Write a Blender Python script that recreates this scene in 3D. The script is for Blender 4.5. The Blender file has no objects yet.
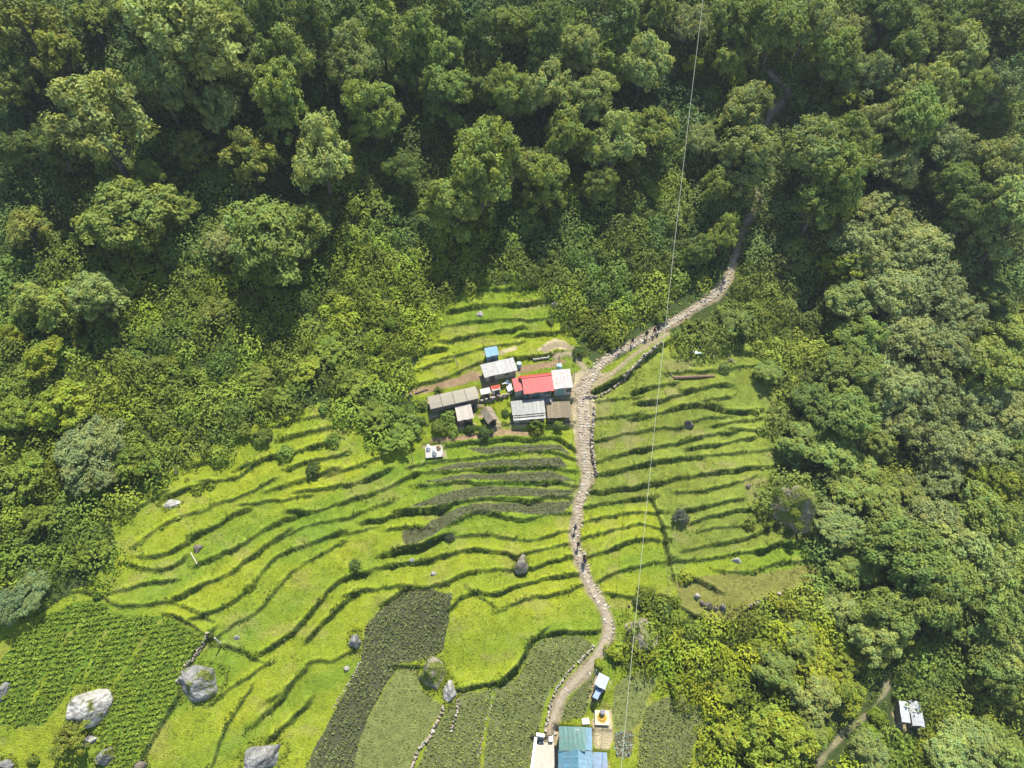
import bpy, math, random
import numpy as np
from mathutils import Vector, Matrix

random.seed(7)
RNG = np.random.default_rng(7)
SC = bpy.context.scene
COL = SC.collection

# ------------------------------------------------------------------ camera
CAM = np.array([0.0, -65.0, 83.0])
PITCH = math.radians(52)
F = 1024 * 24 / 36
FWD = np.array([0, math.cos(PITCH), -math.sin(PITCH)])
UP = np.array([0, math.sin(PITCH), math.cos(PITCH)])
RIGHT = np.array([1.0, 0, 0])
cd = bpy.data.cameras.new('camera')
cd.lens = 24; cd.sensor_width = 36; cd.clip_start = 0.5; cd.clip_end = 2000
co = bpy.data.objects.new('camera', cd); COL.objects.link(co)
co.location = CAM; co.rotation_euler = (math.pi / 2 - PITCH, 0, 0)
SC.camera = co


def dirs(px, py):
    px = np.atleast_1d(np.asarray(px, float)); py = np.atleast_1d(np.asarray(py, float))
    d = FWD[None] + ((px - 512) / F)[:, None] * RIGHT[None] + ((384 - py) / F)[:, None] * UP[None]
    return d            # depth-normalised: 1 unit along FWD


# ------------------------------------------------------------------ smooth hillside
def sp(v, w):
    return w * np.logaddexp(0, v / w)


def wob(x, y, s=0.0):
    return (np.sin(x * .061 + 1.3 + s) * np.cos(y * .073 - .4 + s) + .5 * np.sin(x * .15 + y * .11 + 2 + s)
            + .35 * np.cos(x * .23 - y * .19 + s))


def zb(x, y):
    x = np.asarray(x, float); y = np.asarray(y, float)
    z = .28 * y + .34 * sp(y - 21, 5)
    z = z + .20 * sp(-(x + 14), 7) - .09 * sp(x - 4, 8)
    z = z - .20 * sp(x - 44, 5) / (1 + np.exp((y - 8) / 8))
    wild = 1 / (1 + np.exp(-(np.maximum(y - 22, np.abs(x + 8) - 52)) / 4))
    z = z + wild * 1.1 * wob(x, y) + .12 * wob(x * 2.2, y * 2.2, 3)
    return z


def hit(px, py, hf, off=0.0):
    """Where the line of sight through a pixel meets the hillside (raised by off)."""
    d = dirs(px, py); n = len(d)
    off = np.broadcast_to(np.asarray(off, float), (n,))
    ts = np.arange(45, 420, 0.75)
    p = CAM + d[:, None, :] * ts[None, :, None]
    i = np.argmax(p[..., 2] <= hf(p[..., 0], p[..., 1]) + off[:, None], axis=1)
    hi = ts[i]; lo = ts[np.maximum(i - 1, 0)]
    for _ in range(14):
        m = (lo + hi) / 2
        p = CAM + d * m[:, None]
        b = p[:, 2] <= hf(p[:, 0], p[:, 1]) + off
        hi = np.where(b, m, hi); lo = np.where(b, lo, m)
    return CAM + d * hi[:, None]


def tile(x0, y0, x1, W, *lines):
    s = (x1 - x0) / W
    return [[(x0 + a * s, y0 + b * s) for a, b in ln] for ln in lines]


# terrace edges traced along the foot of each bank; uphill lies on the upper side
EDGES = []
EDGES += tile(400, 270, 620, 1024,
  [(360,95),(420,90),(480,92),(560,85),(640,75)],
  [(260,190),(330,175),(400,165),(470,158),(560,162),(620,155),(665,148)],
  [(170,278),(230,262),(300,245),(380,238),(460,232),(540,238),(600,240),(680,225)],
  [(215,335),(300,318),(380,302),(460,290),(550,275)],
  [(570,305),(650,298),(740,290)],
  [(220,410),(300,385),(380,368),(460,355),(530,343)],
  [(80,410),(130,380),(180,370)],
  [(60,480),(120,450),(200,430)],
  [(45,548),(120,530),(200,505),(270,480),(330,450),(390,430)],
  [(530,415),(600,410),(690,400),(760,378),(810,385)],
  [(340,745),(400,730),(500,715),(600,715),(700,725),(790,715)],
  [(860,575),(930,555),(1000,520),(1040,500)])
EDGES += tile(400, 384, 656, 1024,
  [(175,250),(250,238),(330,228),(430,222),(500,220),(520,232),(560,218),(640,215),(680,250)],
  [(65,330),(150,312),(250,300),(350,290),(450,280),(560,270),(630,275),(690,300)],
  [(90,358),(180,352),(300,345),(420,338),(530,335),(600,332),(670,345)],
  [(110,405),(170,398),(250,392),(350,398),(450,395),(540,400),(620,392),(720,410)],
  [(10,512),(60,508),(110,510),(150,498)],
  [(180,500),(220,478),(280,465),(350,460),(420,460),(480,465),(520,472),(570,460),(640,450),(690,460)],
  [(230,550),(270,525),(330,515),(400,525),(450,540),(500,545),(560,530),(620,520),(660,520)],
  [(-20,580),(20,575),(60,570),(90,575)],
  [(0,665),(60,655),(110,645),(160,620)],
  [(250,610),(330,605),(400,608),(470,622),(530,630),(590,610),(650,595),(665,590)],
  [(0,720),(80,710),(150,695)],
  [(195,682),(260,668),(330,665),(400,672),(440,685)],
  [(500,685),(560,668),(610,655),(645,650)],
  [(520,740),(570,725),(630,700),(690,695)])
EDGES += tile(560, 320, 840, 1024,
  [(660,115),(700,125),(755,128)],
  [(415,195),(480,190),(560,188),(620,180),(690,170),(750,165)],
  [(290,262),(340,245),(400,235)],
  [(155,297),(210,292),(265,285)],
  [(470,258),(530,248),(600,240)],
  [(300,305),(370,298),(430,280),(460,265)],
  [(140,365),(200,358),(270,350)],
  [(285,358),(350,348),(420,325),(480,312),(540,312)],
  [(550,295),(600,285)],
  [(500,370),(560,358),(615,350)],
  [(590,325),(640,340),(710,335)],
  [(580,385),(640,370),(715,362)],
  [(150,440),(220,425),(280,410),(350,400),(430,395)],
  [(150,515),(220,495),(280,478),(350,468),(420,455),(480,440),(540,425),(630,410)],
  [(650,400),(700,405),(740,400)],
  [(490,470),(560,460),(630,445),(690,435)],
  [(170,562),(230,550),(290,535),(350,520),(430,510),(500,505)],
  [(560,495),(620,490),(710,482),(780,470)],
  [(115,630),(180,628),(250,618),(320,605),(380,595),(430,578),(500,570),(580,560),(640,550),(700,543),(810,537)],
  [(110,685),(170,672),(230,662),(320,650)],
  [(450,632),(510,630),(560,620),(620,605),(690,580)],
  [(90,272),(150,255),(200,230),(260,195),(310,150),(380,95)])
EDGES += tile(560, 500, 840, 1024,
  [(90,80),(150,70),(220,55),(290,45),(350,45)],
  [(110,135),(170,118),(230,100),(290,90),(365,102)],
  [(125,205),(180,185),(240,155),(300,145),(370,148)],
  [(165,285),(220,262),(280,245),(340,230),(395,222)],
  [(200,350),(240,358),(300,352),(370,345),(410,365),(450,400),(520,445),(620,470),(700,388),(790,352),(880,320),(955,295)],
  [(480,35),(550,20),(640,5)],
  [(535,110),(600,100),(660,95),(720,80)],
  [(510,75),(600,50),(690,35)],
  [(480,185),(550,170),(620,155),(700,135),(740,120),(790,95)],
  [(425,230),(500,220),(590,212),(660,195),(740,185)],
  [(750,180),(810,158),(850,165)],
  [(600,262),(700,272),(740,250),(790,230),(860,228),(950,222)],
  [(470,285),(520,298),(560,322)])
EDGES += tile(560, 500, 840, 1024, [(350,24),(372,80),(383,140),(397,200),(408,255)])
EDGES += tile(200, 384, 456, 1024,
  [(320,165),(380,150),(440,140),(490,125)],
  [(360,215),(420,200),(500,180)],
  [(190,330),(240,310),(300,290),(360,285),(430,260),(500,240)],
  [(0,320),(60,300)],
  [(380,330),(440,310),(500,300),(560,285)],
  [(300,420),(370,400),(430,380),(490,360),(520,350)],
  [(540,355),(590,340),(650,320),(690,305)],
  [(420,430),(490,420),(560,410),(640,395),(700,375),(735,355)],
  [(200,480),(270,470),(340,468),(410,450)],
  [(390,515),(450,512),(520,495),(590,470),(660,450),(720,430),(780,405),(830,380)],
  [(0,600),(60,572),(110,540),(160,515)],
  [(340,605),(400,580),(460,558),(530,550),(600,535),(660,510),(740,480)],
  [(680,550),(740,540),(800,520),(860,508),(930,505)],
  [(20,715),(80,690),(150,660),(210,615),(270,580),(330,555),(370,530)],
  [(580,600),(620,595),(670,580)],
  [(760,680),(820,660),(880,655),(930,630),(980,610)],
  [(550,600),(480,625),(410,650),(350,670),(300,700),(250,745),(230,780)][::-1])
EDGES += tile(0, 384, 256, 1024,
  [(530,495),(570,485),(610,465),(640,450)],
  [(700,440),(750,420),(810,405)],
  [(580,620),(640,575),(700,545),(760,520),(820,505),(880,480),(930,460),(1010,430),(1070,395)],
  [(600,690),(660,685),(720,660),(770,620)],
  [(560,735),(620,750),(680,745),(710,720)],
  [(840,390),(900,385),(960,375),(1000,340)])
EDGES += tile(180, 540, 340, 1024,
  [(20,355),(80,330),(150,295),(250,250),(350,205),(400,150),(460,110),(530,60),(600,5),(660,-40)],
  [(130,490),(220,465),(280,430),(340,400),(400,345)],
  [(280,590),(340,550),(400,520),(480,490),(510,450),(580,370),(620,320),(680,245),(740,195),(820,140),(890,95),(990,40)],
  [(545,715),(620,670),(700,620),(760,570),(800,520),(850,450),(900,390),(950,320),(1024,270),(1084,240),(1150,225)],
  [(250,675),(320,690),(400,710),(460,745)],
  [(-40,490),(0,495),(60,535),(120,580),(180,610)],
  [(860,610),(910,550),(960,490),(1010,440),(1070,390)])
EDGES += tile(340, 560, 500, 1024,
  [(280,50),(370,30),(450,15),(560,5)],
  [(100,215),(160,195),(240,185),(320,172),(420,180),(520,185),(600,165),(690,155),(750,120),(820,85),(900,70),(1024,65),(1100,64)],
  [(740,270),(770,235),(830,218),(890,205),(950,225),(1024,210),(1150,170),(1280,128),(1408,102),(1536,96)],
  [(880,225),(945,265)],
  [(330,250),(370,225),(415,200)],
  [(390,685),(480,682)])
EDGES += tile(280, 560, 540, 960,
  [(830,178),(880,155),(940,135),(1034,133),(1110,90)],
  [(660,480),(720,465),(790,455),(830,445),(880,400),(910,340),(930,300),(958,275)],
  [(0,500),(40,470),(80,410),(120,375),(200,375),(235,355)],
  [(0,635),(50,595),(95,540)])
EDGES += tile(500, 620, 720, 1024,
  [(30,280),(60,260),(90,220),(110,160),(130,110),(170,75),(230,60),(300,55),(380,60),(420,55)])
EDGES += tile(0, 560, 300, 1024,
  [(110,190),(180,150),(250,105),(320,110),(400,160),(450,160),(530,148),(590,140),(640,165),(690,190)],
  [(490,680),(520,610),(560,550),(610,480),(612,420),(660,330),(710,262)],
  [(750,470),(800,430),(860,390),(900,365)],
  [(730,680),(760,590),(800,520),(840,460)],
  [(880,550),(940,500),(990,440),(1024,400)],
  [(950,590),(1000,545),(1030,515)],
  [(415,105),(480,85),(560,75)])

def resample(P, step):
    P = np.asarray(P, float)
    seg = np.linalg.norm(np.diff(P[:, :2], axis=0), axis=1)
    s = np.concatenate([[0], np.cumsum(seg)])
    n = max(2, int(s[-1] / step) + 1)
    u = np.linspace(0, s[-1], n)
    return np.stack([np.interp(u, s, P[:, k]) for k in range(P.shape[1])], 1)


EDGE_W = []
for ln in EDGES:
    a = np.array(ln)
    # round the traced corners a little
    for _ in range(2):
        q = a[:-1] * .75 + a[1:] * .25; r = a[:-1] * .25 + a[1:] * .75
        m = np.empty((2 * len(q), 2)); m[0::2] = q; m[1::2] = r
        a = np.vstack([a[:1], m, a[-1:]])
    q = hit(a[:, 0], a[:, 1], zb)[:, :2]
    e0 = q[0] - q[min(3, len(q) - 1)]; e1 = q[-1] - q[-min(4, len(q))]
    q = np.vstack([q[0] + e0 / np.linalg.norm(e0) * 2.0, q, q[-1] + e1 / np.linalg.norm(e1) * 2.0])
    EDGE_W.append(resample(q, .6))

# ------------------------------------------------------------------ paths
PATH_PX = {
 'lower': [(583,398,20),(584,420,19),(584,440,17),(585,460,15),(588,475,12),(584,488,11),(578,503,9),(577,520,8),(574,535,8),(577,550,9),(583,570,10),(592,590,11),(603,605,12),(609,624,13),(607,640,13),(598,655,11),(582,675,9),(566,690,9),(555,710,9),(551,735,11),(550,746,11)],
 'upper': [(578,396,18),(590,380,15),(600,364,9),(620,351,8),(640,341,8),(660,330,9),(680,318,8),(700,305,8),(718,293,9),(727,282,9),(733,264,5),(739,240,4),(746,222,4.5),(755,212,4.5),(765,205,4),(755,190,3),(756,170,3),(765,140,3),(768,114,4.5),(780,103,4.5),(793,94,3.5),(785,85,3),(770,74,3),(758,62,3)],
 'trail': [(591,386,6),(612,374,5),(632,356,4),(648,345,4),(668,334,4)],
 'hut trail': [(888,684,.9),(880,700,.8),(866,716,.8),(850,727,.8),(834,744,.9),(818,766,1.0)],
 'side trail': [(556,356,5),(572,352,5),(582,366,5),(590,374,5)],
 'bank trail': [(579,352,4),(560,343,4),(545,350,5)],
}
PATHS = {}
for k, v in PATH_PX.items():
    a = np.array(v, float)
    for _ in range(2):
        q = a[:-1] * .75 + a[1:] * .25; r = a[:-1] * .25 + a[1:] * .75
        m = np.empty((2 * len(q), 3)); m[0::2] = q; m[1::2] = r
        a = np.vstack([a[:1], m, a[-1:]])
    p = hit(a[:, 0], a[:, 1], zb)
    depth = (p - CAM) @ FWD
    PATHS[k] = resample(np.stack([p[:, 0], p[:, 1], a[:, 2] * .74 * depth / F], 1), .4)

# ------------------------------------------------------------------ buildings' footprints (roof outlines seen in the photo)
BLD = {   # back-left, back-right, front-right, front-left, eave height
 'red':    ([(517,377),(551.5,373.5),(553.3,389),(522.3,392.8)], 2.3),
 'redwing':([(512.6,380.3),(520.5,378.3),(522.3,390.8),(514.2,391.5)], 2.2),
 'white':  ([(551.6,373.2),(570.8,371),(572.6,388),(553.4,388.8)], 2.0),
 'grey':   ([(510.6,402.8),(544,399.5),(546,415.8),(512.8,418.2)], 1.6),
 'brown':  ([(546.5,402.5),(570.8,401.2),(571,417.6),(547.2,418)], 1.2),
 'long':   ([(427.9,397.2),(476.3,387.1),(479.4,398.6),(430.3,410.4)], 1.35),
 'hut':    ([(454.8,407),(470.9,404.5),(474,418),(457.6,421.3)], 1.5),
 'tilt':   ([(481.6,410.9),(490,408),(499,418.6),(487.5,424)], 1.4),
 'tin':    ([(480,365.6),(513.4,358.5),(517.7,369.9),(484.9,377.9)], 1.6),
 'blueshed':([(484.2,349),(497.1,346.7),(498.8,354.9),(486.4,357)], 1.6),
 'smallgrey':([(479.3,390.2),(489,388.2),(491.6,392.2),(481.6,395)], 1.4),
 'smallred':([(489.8,387.4),(499.6,385.3),(501.4,389.2),(492.4,391.2)], 1.5),
 'sacks':  ([(425.4,446.5),(442.3,445),(443,456),(425.2,457.7)], 0.55),
 'blue':   ([(558.6,726.6),(592.6,729),(592.4,787),(557.5,787)], 3.0),
 'blueannex':([(593.2,752),(607.6,753),(607.6,785),(593,785)], 2.3),
 'bluehut':([(599.7,672.9),(609.8,678.4),(604.4,689.7),(593.8,684.2)], 2.1),
 'bluelow':([(597.3,689.2),(602,692),(597,699.4),(591.7,695.9)], 1.6),
 'stove':  ([(596,711.5),(610,709.5),(608,726.5),(594,723)], 0.5),
 'hutr':   ([(906.5,700.4),(919,702.2),(926.3,727.6),(914,726)], 1.9),
 'hutl':   ([(897.3,700.7),(904.6,701.2),(912.2,724.6),(903.6,721.6)], 1.8),
 'patio':  ([(537.7,743),(555,743),(555,786),(529,786)], 0.0),
}
RECT = {}
for k, (c, h) in BLD.items():
    c = np.array(c, float); m = c.mean(0)
    P = hit([m[0]], [m[1]], zb, h)[0]
    d = dirs(c[:, 0], c[:, 1])
    t = (P[2] - CAM[2]) / d[:, 2]
    q = CAM + d * t[:, None]
    ax = (q[1] + q[2] - q[0] - q[3])[:2]; L = np.linalg.norm(ax); ax = ax / L
    w = L / 2
    ay = np.array([-ax[1], ax[0]])
    dd = abs(((q[0] + q[1] - q[2] - q[3])[:2] / 2) @ ay)
    ce = q.mean(0)
    RECT[k] = dict(c=ce[:2], ax=ax, ay=ay, w=w, d=dd, h=h, z=P[2] - h, rz=math.atan2(ax[1], ax[0]))

# ------------------------------------------------------------------ ground sheet
xs = np.concatenate([np.arange(-260, -84, 2.2), np.arange(-84, 56, .17), np.arange(56, 262, 2.2)])
ys = np.concatenate([np.arange(-120, -54, 2.2), np.arange(-54, 24, .17), np.arange(24, 60, .9), np.arange(60, 262, 2.6)])
NX, NY = len(xs), len(ys)
GX, GY = np.meshgrid(xs, ys)
GZ = zb(GX, GY)


def vnoise(x, y, seed=0):
    """smooth value noise 0..1"""
    r = np.random.default_rng(seed).random((256, 256))
    xi = np.floor(x).astype(int); yi = np.floor(y).astype(int)
    fx = x - xi; fy = y - yi
    fx = fx * fx * (3 - 2 * fx); fy = fy * fy * (3 - 2 * fy)
    g = lambda a, b: r[a % 256, b % 256]
    return (g(xi, yi) * (1 - fx) + g(xi + 1, yi) * fx) * (1 - fy) + (g(xi, yi + 1) * (1 - fx) + g(xi + 1, yi + 1) * fx) * fy


def fbm(x, y, seed=0, o=3):
    v = 0; a = .5; t = 0
    for i in range(o):
        v = v + a * vnoise(x * 2 ** i, y * 2 ** i, seed + i); t += a; a *= .5
    return v / t


def polydist(P, X, Y):
    """signed distance (left of travel positive), arc length from the nearer end"""
    best = np.full(X.shape, 1e9); sg = np.zeros(X.shape); al = np.zeros(X.shape)
    seg = np.diff(P, axis=0); L = np.linalg.norm(seg, axis=1); s = np.concatenate([[0], np.cumsum(L)])
    for i in range(len(seg)):
        if L[i] < 1e-6: continue
        t = np.clip(((X - P[i, 0]) * seg[i, 0] + (Y - P[i, 1]) * seg[i, 1]) / L[i] ** 2, 0, 1)
        dx = X - P[i, 0] - t * seg[i, 0]; dy = Y - P[i, 1] - t * seg[i, 1]
        d = np.hypot(dx, dy); m = d < best
        best = np.where(m, d, best)
        sg = np.where(m, np.sign(seg[i, 0] * dy - seg[i, 1] * dx), sg)
        al = np.where(m, s[i] + t * L[i], al)
    return best, sg, al, s[-1]


def window(P, pad):
    i0, i1 = np.searchsorted(xs, [P[:, 0].min() - pad, P[:, 0].max() + pad])
    j0, j1 = np.searchsorted(ys, [P[:, 1].min() - pad, P[:, 1].max() + pad])
    return slice(j0, j1), slice(i0, i1)


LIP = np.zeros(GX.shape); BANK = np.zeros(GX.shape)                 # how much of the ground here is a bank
jit = (fbm(GX * .6, GY * .6, 40) - .5) * .55 + (fbm(GX * 2.6, GY * 2.6, 42) - .5) * .30
for n, P in enumerate(EDGE_W):
    w = 1.9
    sl = window(P, w + .5)
    X, Y = GX[sl], GY[sl]
    d, sg, al, L = polydist(P, X, Y)
    ds = d * sg + jit[sl]
    hgt = (.62 + .24 * math.sin(n * 2.3)) * (.45 + 1.1 * vnoise(al * .35, al * 0 + n, 5))
    tap = np.clip(np.minimum(al, L - al) / min(1.1, L * .2 + .1), 0, 1)
    e = np.tanh(ds / .06) * np.clip(1 - np.abs(ds) / w, 0, 1)
    GZ[sl] += .5 * hgt * tap * e
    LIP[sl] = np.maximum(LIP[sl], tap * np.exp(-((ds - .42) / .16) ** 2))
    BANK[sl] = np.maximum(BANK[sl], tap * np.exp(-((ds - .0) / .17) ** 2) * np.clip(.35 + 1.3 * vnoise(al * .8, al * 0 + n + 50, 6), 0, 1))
GZ += (fbm(GX * 1.1, GY * 1.1, 11) - .5) * .18

# path bed and building pads
PATHD = np.full(GX.shape, 9.0)
for k, P in PATHS.items():
    sl = window(P[:, :2], 3)
    d, sg, al, L = polydist(P[:, :2], GX[sl], GY[sl])
    s = np.concatenate([[0], np.cumsum(np.linalg.norm(np.diff(P[:, :2], axis=0), axis=1))])
    wid = np.interp(al, s, P[:, 2]) / 2
    PATHD[sl] = np.minimum(PATHD[sl], d - wid)
    f = np.clip(1 - (d - wid) / .7, 0, 1)
    base = zb(GX[sl], GY[sl])
    GZ[sl] = GZ[sl] * (1 - f) + base * f
PAD = np.zeros(GX.shape)
for k, r in RECT.items():
    lx = (GX - r['c'][0]) * r['ax'][0] + (GY - r['c'][1]) * r['ax'][1]
    ly = (GX - r['c'][0]) * r['ay'][0] + (GY - r['c'][1]) * r['ay'][1]
    o = np.maximum(np.abs(lx) - r['w'] / 2, np.abs(ly) - r['d'] / 2)
    f = np.clip(1 - (o - .25) / .45, 0, 1)
    GZ = GZ * (1 - f) + (r['z']) * f
    PAD = np.maximum(PAD, np.clip(1 - (o - .3) / .3, 0, 1))


def gz(x, y):
    x = np.atleast_1d(np.asarray(x, float)); y = np.atleast_1d(np.asarray(y, float))
    i = np.clip(np.searchsorted(xs, x) - 1, 0, NX - 2); j = np.clip(np.searchsorted(ys, y) - 1, 0, NY - 2)
    u = np.clip((x - xs[i]) / (xs[i + 1] - xs[i]), 0, 1); v = np.clip((y - ys[j]) / (ys[j + 1] - ys[j]), 0, 1)
    return (GZ[j, i] * (1 - u) + GZ[j, i + 1] * u) * (1 - v) + (GZ[j + 1, i] * (1 - u) + GZ[j + 1, i + 1] * u) * v


def samp(A, x, y):
    i = np.clip(np.searchsorted(xs, x), 0, NX - 1); j = np.clip(np.searchsorted(ys, y), 0, NY - 1)
    return A[j, i]


def poly_w(pts):
    p = np.array(pts, float)
    return hit(p[:, 0], p[:, 1], zb)[:, :2]


def inside(P, X, Y):
    r = np.zeros(X.shape, bool); n = len(P)
    for i in range(n):
        x0, y0 = P[i]; x1, y1 = P[(i + 1) % n]
        if y0 == y1: continue
        c = (y0 > Y) != (y1 > Y)
        r ^= c & (X < (x1 - x0) * (Y - y0) / (y1 - y0) + x0)
    return r


tA = lambda *l: tile(400, 270, 620, 1024, list(l))[0]
tC = lambda *l: tile(400, 384, 656, 1024, list(l))[0]
tE = lambda *l: tile(560, 500, 840, 1024, list(l))[0]
tJ = lambda *l: tile(280, 560, 540, 960, list(l))[0]
tK = lambda *l: tile(500, 620, 720, 1024, list(l))[0]
tL = lambda *l: tile(0, 560, 300, 1024, list(l))[0]
MEADOW = poly_w([(440,300),(480,286),(545,281),(562,320),(585,352),(600,368),(640,345),(665,332),(700,350),(765,342),(775,400),(785,470),(770,492),(760,505),(790,535),(822,560),(824,580),(765,603),(730,627),(700,618),(672,600),(655,598),(640,610),(622,640),(612,668),(655,672),(690,690),(706,712),(696,768),(690,800),(-30,800),(-30,650),(25,612),(55,600),(88,585),(120,548),(108,510),(160,478),(200,452),(255,425),(320,402),(335,412),(395,450),(415,410),(410,375)])
FIELDS = {
 'lush': [tL((60,270),(140,200),(260,140),(340,135),(390,175),(420,182),(560,192),(620,208),(708,262),(608,420),(604,480),(518,605),(486,700),(400,720),(330,600),(372,480),(340,430),(260,420),(220,470),(150,560),(30,570),(-40,540),(-40,400))],
 'dark': [tJ((460,112),(560,107),(640,132),(622,230),(600,330),(540,370),(440,385),(380,480),(330,570),(290,680),(265,790),(80,790),(180,600),(240,490),(300,370),(320,240),(370,185))],
 'pale': [tJ((440,395),(510,400),(520,480),(600,540),(560,620),(480,790),(265,790),(300,650),(340,560)),
          tK((530,320),(600,252),(650,242),(733,250),(720,310),(680,380),(690,440),(620,508),(530,508),(520,420))],
 'mid':  [tJ((625,540),(665,492),(785,472),(755,600),(730,790),(495,790),(545,680)),
          tJ((800,470),(880,425),(925,350),(958,300)) + tK((60,270),(100,205),(140,125),(240,72),(380,70),(432,112),(400,170),(320,230),(235,320),(200,400),(180,520),(145,600),(130,760),(-30,760)) + tJ((745,790),(770,600)),
          tK((290,400),(420,262),(440,262),(420,370),(390,450),(285,475)),
          tK((690,400),(740,370),(830,340),(900,370),(950,420),(930,520),(900,600),(880,740),(640,740),(650,520))],
 'grey': [tC((260,252),(640,238),(685,285),(630,268),(450,272),(350,282)),
          tC((110,348),(250,312),(640,290),(672,335),(420,330)),
          tC((85,395),(200,365),(600,345),(710,388),(540,390),(250,383)),
          tC((40,500),(150,440),(300,405),(700,420),(688,445),(570,453),(350,452),(280,456),(180,490)),
          tC((170,512),(280,478),(695,468),(655,512),(560,522),(400,513),(270,518),(200,560),(130,612),(60,648),(20,648),(5,590),(100,570))],
 'scrub': [tA((0,600),(125,600),(140,672),(250,665),(262,715),(350,718),(330,790),(-20,790)), tA((380,700),(520,705),(800,702),(795,735),(600,748),(340,735)), tA((395,512),(520,475),(540,470),(520,500),(400,528)), tA((530,395),(800,382),(800,402),(700,408),(540,422)), tA((340,470),(372,455),(380,500),(350,520))],
 'cabbage': [tK((532,512),(618,512),(622,580),(600,640),(540,640))],
 'soil': [tC((120,222),(380,182),(540,187),(540,210),(400,213),(200,233),(120,238)),
          tA((20,590),(60,552),(250,502),(330,470),(372,466),(395,508),(300,530),(120,570)),
          tA((548,445),(740,412),(785,420),(740,447),(550,480))],
 'tan':  [tA((640,370),(720,310),(780,340),(800,370),(640,380)),
          tA((800,490),(880,450),(945,480),(1010,470),(960,520),(870,570),(905,580),(905,700),(895,768),(805,768),(800,580)),
          tA((460,372),(540,350),(545,372),(470,400)),
          tK((440,430),(520,420),(525,560),(510,600),(440,600),(425,520))],
 'dry':  [tE((420,300),(600,270),(720,270),(950,230),(950,295),(790,350),(700,385),(620,462),(520,442),(440,390))],
 'right': [[(585,398),(640,350),(770,345),(790,470),(770,500),(800,540),(690,560),(668,600),(664,540),(655,505),(587,505),(592,470)]],
}
FW = {k: [poly_w(p) for p in v] for k, v in FIELDS.items()}
MASK = {}
narrow = lambda A, G: G + (A - G) * .4
STRIP = np.full(GX.shape, 9.0)
for ln in ([(370,440),(420,380),(470,300),(510,250),(560,195)], [(110,490),(170,370),(230,260),(280,210),(385,175)], [(290,400),(340,270),(412,195)]):
    p = np.array(tL(*ln)); P = resample(hit(p[:, 0], p[:, 1], zb)[:, :2], .5); sl = window(P, 2)
    STRIP[sl] = np.minimum(STRIP[sl], polydist(P, GX[sl], GY[sl])[0] + (fbm(GX[sl], GY[sl], 44) - .5) * .5)
wx = GX + (fbm(GX * .5, GY * .5, 61) - .5) * 1.2; wy = GY + (fbm(GX * .5, GY * .5, 71) - .5) * 1.2
for k, v in FW.items():
    m = np.zeros(GX.shape, bool)
    for P in v: m |= inside(P, narrow(wx, GX), narrow(wy, GY))
    MASK[k] = m
MASK['lush'] &= STRIP > .16
MASK['meadow'] = inside(MEADOW, wx, wy)
MASK['open'] = inside(MEADOW, GX + (fbm(GX * .22, GY * .22, 62) - .5) * 7, GY + (fbm(GX * .22, GY * .22, 72) - .5) * 7) & MASK['meadow']
MASK['plot'] = MASK['dry'] | MASK['pale'] | MASK['mid'] | MASK['cabbage'] | MASK['tan'] | MASK['soil'] | MASK['lush']
MASK['open'] |= MASK['plot']; MASK['meadow'] |= MASK['dry']


def blur(A, k):
    c = np.cumsum(np.pad(A.astype(float), ((k + 1, k), (0, 0)), mode='edge'), 0); A = (c[2 * k + 1:] - c[:-2 * k - 1]) / (2 * k + 1)
    c = np.cumsum(np.pad(A, ((0, 0), (k + 1, k)), mode='edge'), 1); return (c[:, 2 * k + 1:] - c[:, :-2 * k - 1]) / (2 * k + 1)


RIM = blur(MASK['meadow'], 40)            # falls below 1 towards the rim of the cleared land

# the ground's own colours (grass, soil, leaf litter), by what grows there; banks also carry painted riser shade
def C3(r, g, b): return np.array([r, g, b])
gcol = np.zeros(GX.shape + (3,))
litter = C3(.045, .066, .018)
gcol[:] = litter
t = fbm(GX * .35, GY * .35, 90)[..., None]; t2 = fbm(GX * 1.3, GY * 1.3, 95)[..., None]
lime = C3(.185, .215, .014) * (1 - t) + C3(.130, .182, .016) * t
zt = zb(GX, GY) / .85
tn = (.55 * vnoise(zt * 1.0, GX * .045 + 7, 101) + .45 * vnoise(zt * .5 + 3, GX * .11, 103))[..., None]      # each terrace grows its own mix
tint = np.clip((tn - .5) * 3, -1, 1)
lime = lime * (1 + .16 * tint * C3(1.3, .9, .6)) + np.clip(-tint, 0, 1) * C3(-.012, .004, .002)
worn = np.clip((fbm(GX * .28, GY * .45, 113) - .60) * 7, 0, 1)[..., None]
lime = lime * (1 - .45 * worn) + .45 * worn * C3(.20, .185, .055)
lime = lime * (.80 + .4 * t2)
lime = np.where((t2 > .66), lime * .8 + C3(.19, .18, .05) * .2, lime)
gcol = np.where(MASK['meadow'][..., None], lime, gcol)
olive = C3(.160, .185, .026) * (1 - t) + C3(.118, .160, .026) * t
olive = olive * (.72 + .56 * t2)
olive = olive * (1 + .18 * tint)
olive = olive * (1 - .5 * worn) + .5 * worn * C3(.20, .175, .075)
gcol = np.where((MASK['right'] & MASK['meadow'])[..., None], olive, gcol)
gcol = np.where(MASK['dry'][..., None], C3(.150, .150, .036) * (.8 + .4 * t2), gcol)
for k, c in (('lush', C3(.075, .125, .014)), ('dark', C3(.062, .066, .034)), ('pale', C3(.130, .150, .045)), ('mid', C3(.105, .118, .044)),
             ('grey', C3(.078, .080, .042)), ('cabbage', C3(.12, .11, .06)), ('soil', C3(.215, .150, .085)), ('tan', C3(.34, .285, .17))):
    gcol = np.where(MASK[k][..., None], c * (.75 + .5 * t2), gcol)
pw = np.clip(1 - (PATHD + (t[..., 0] - .5) * 1.0) / .45, 0, 1)[..., None]
gcol = gcol * (1 - pw) + C3(.235, .192, .120) * (.75 + .5 * t2) * pw
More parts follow.
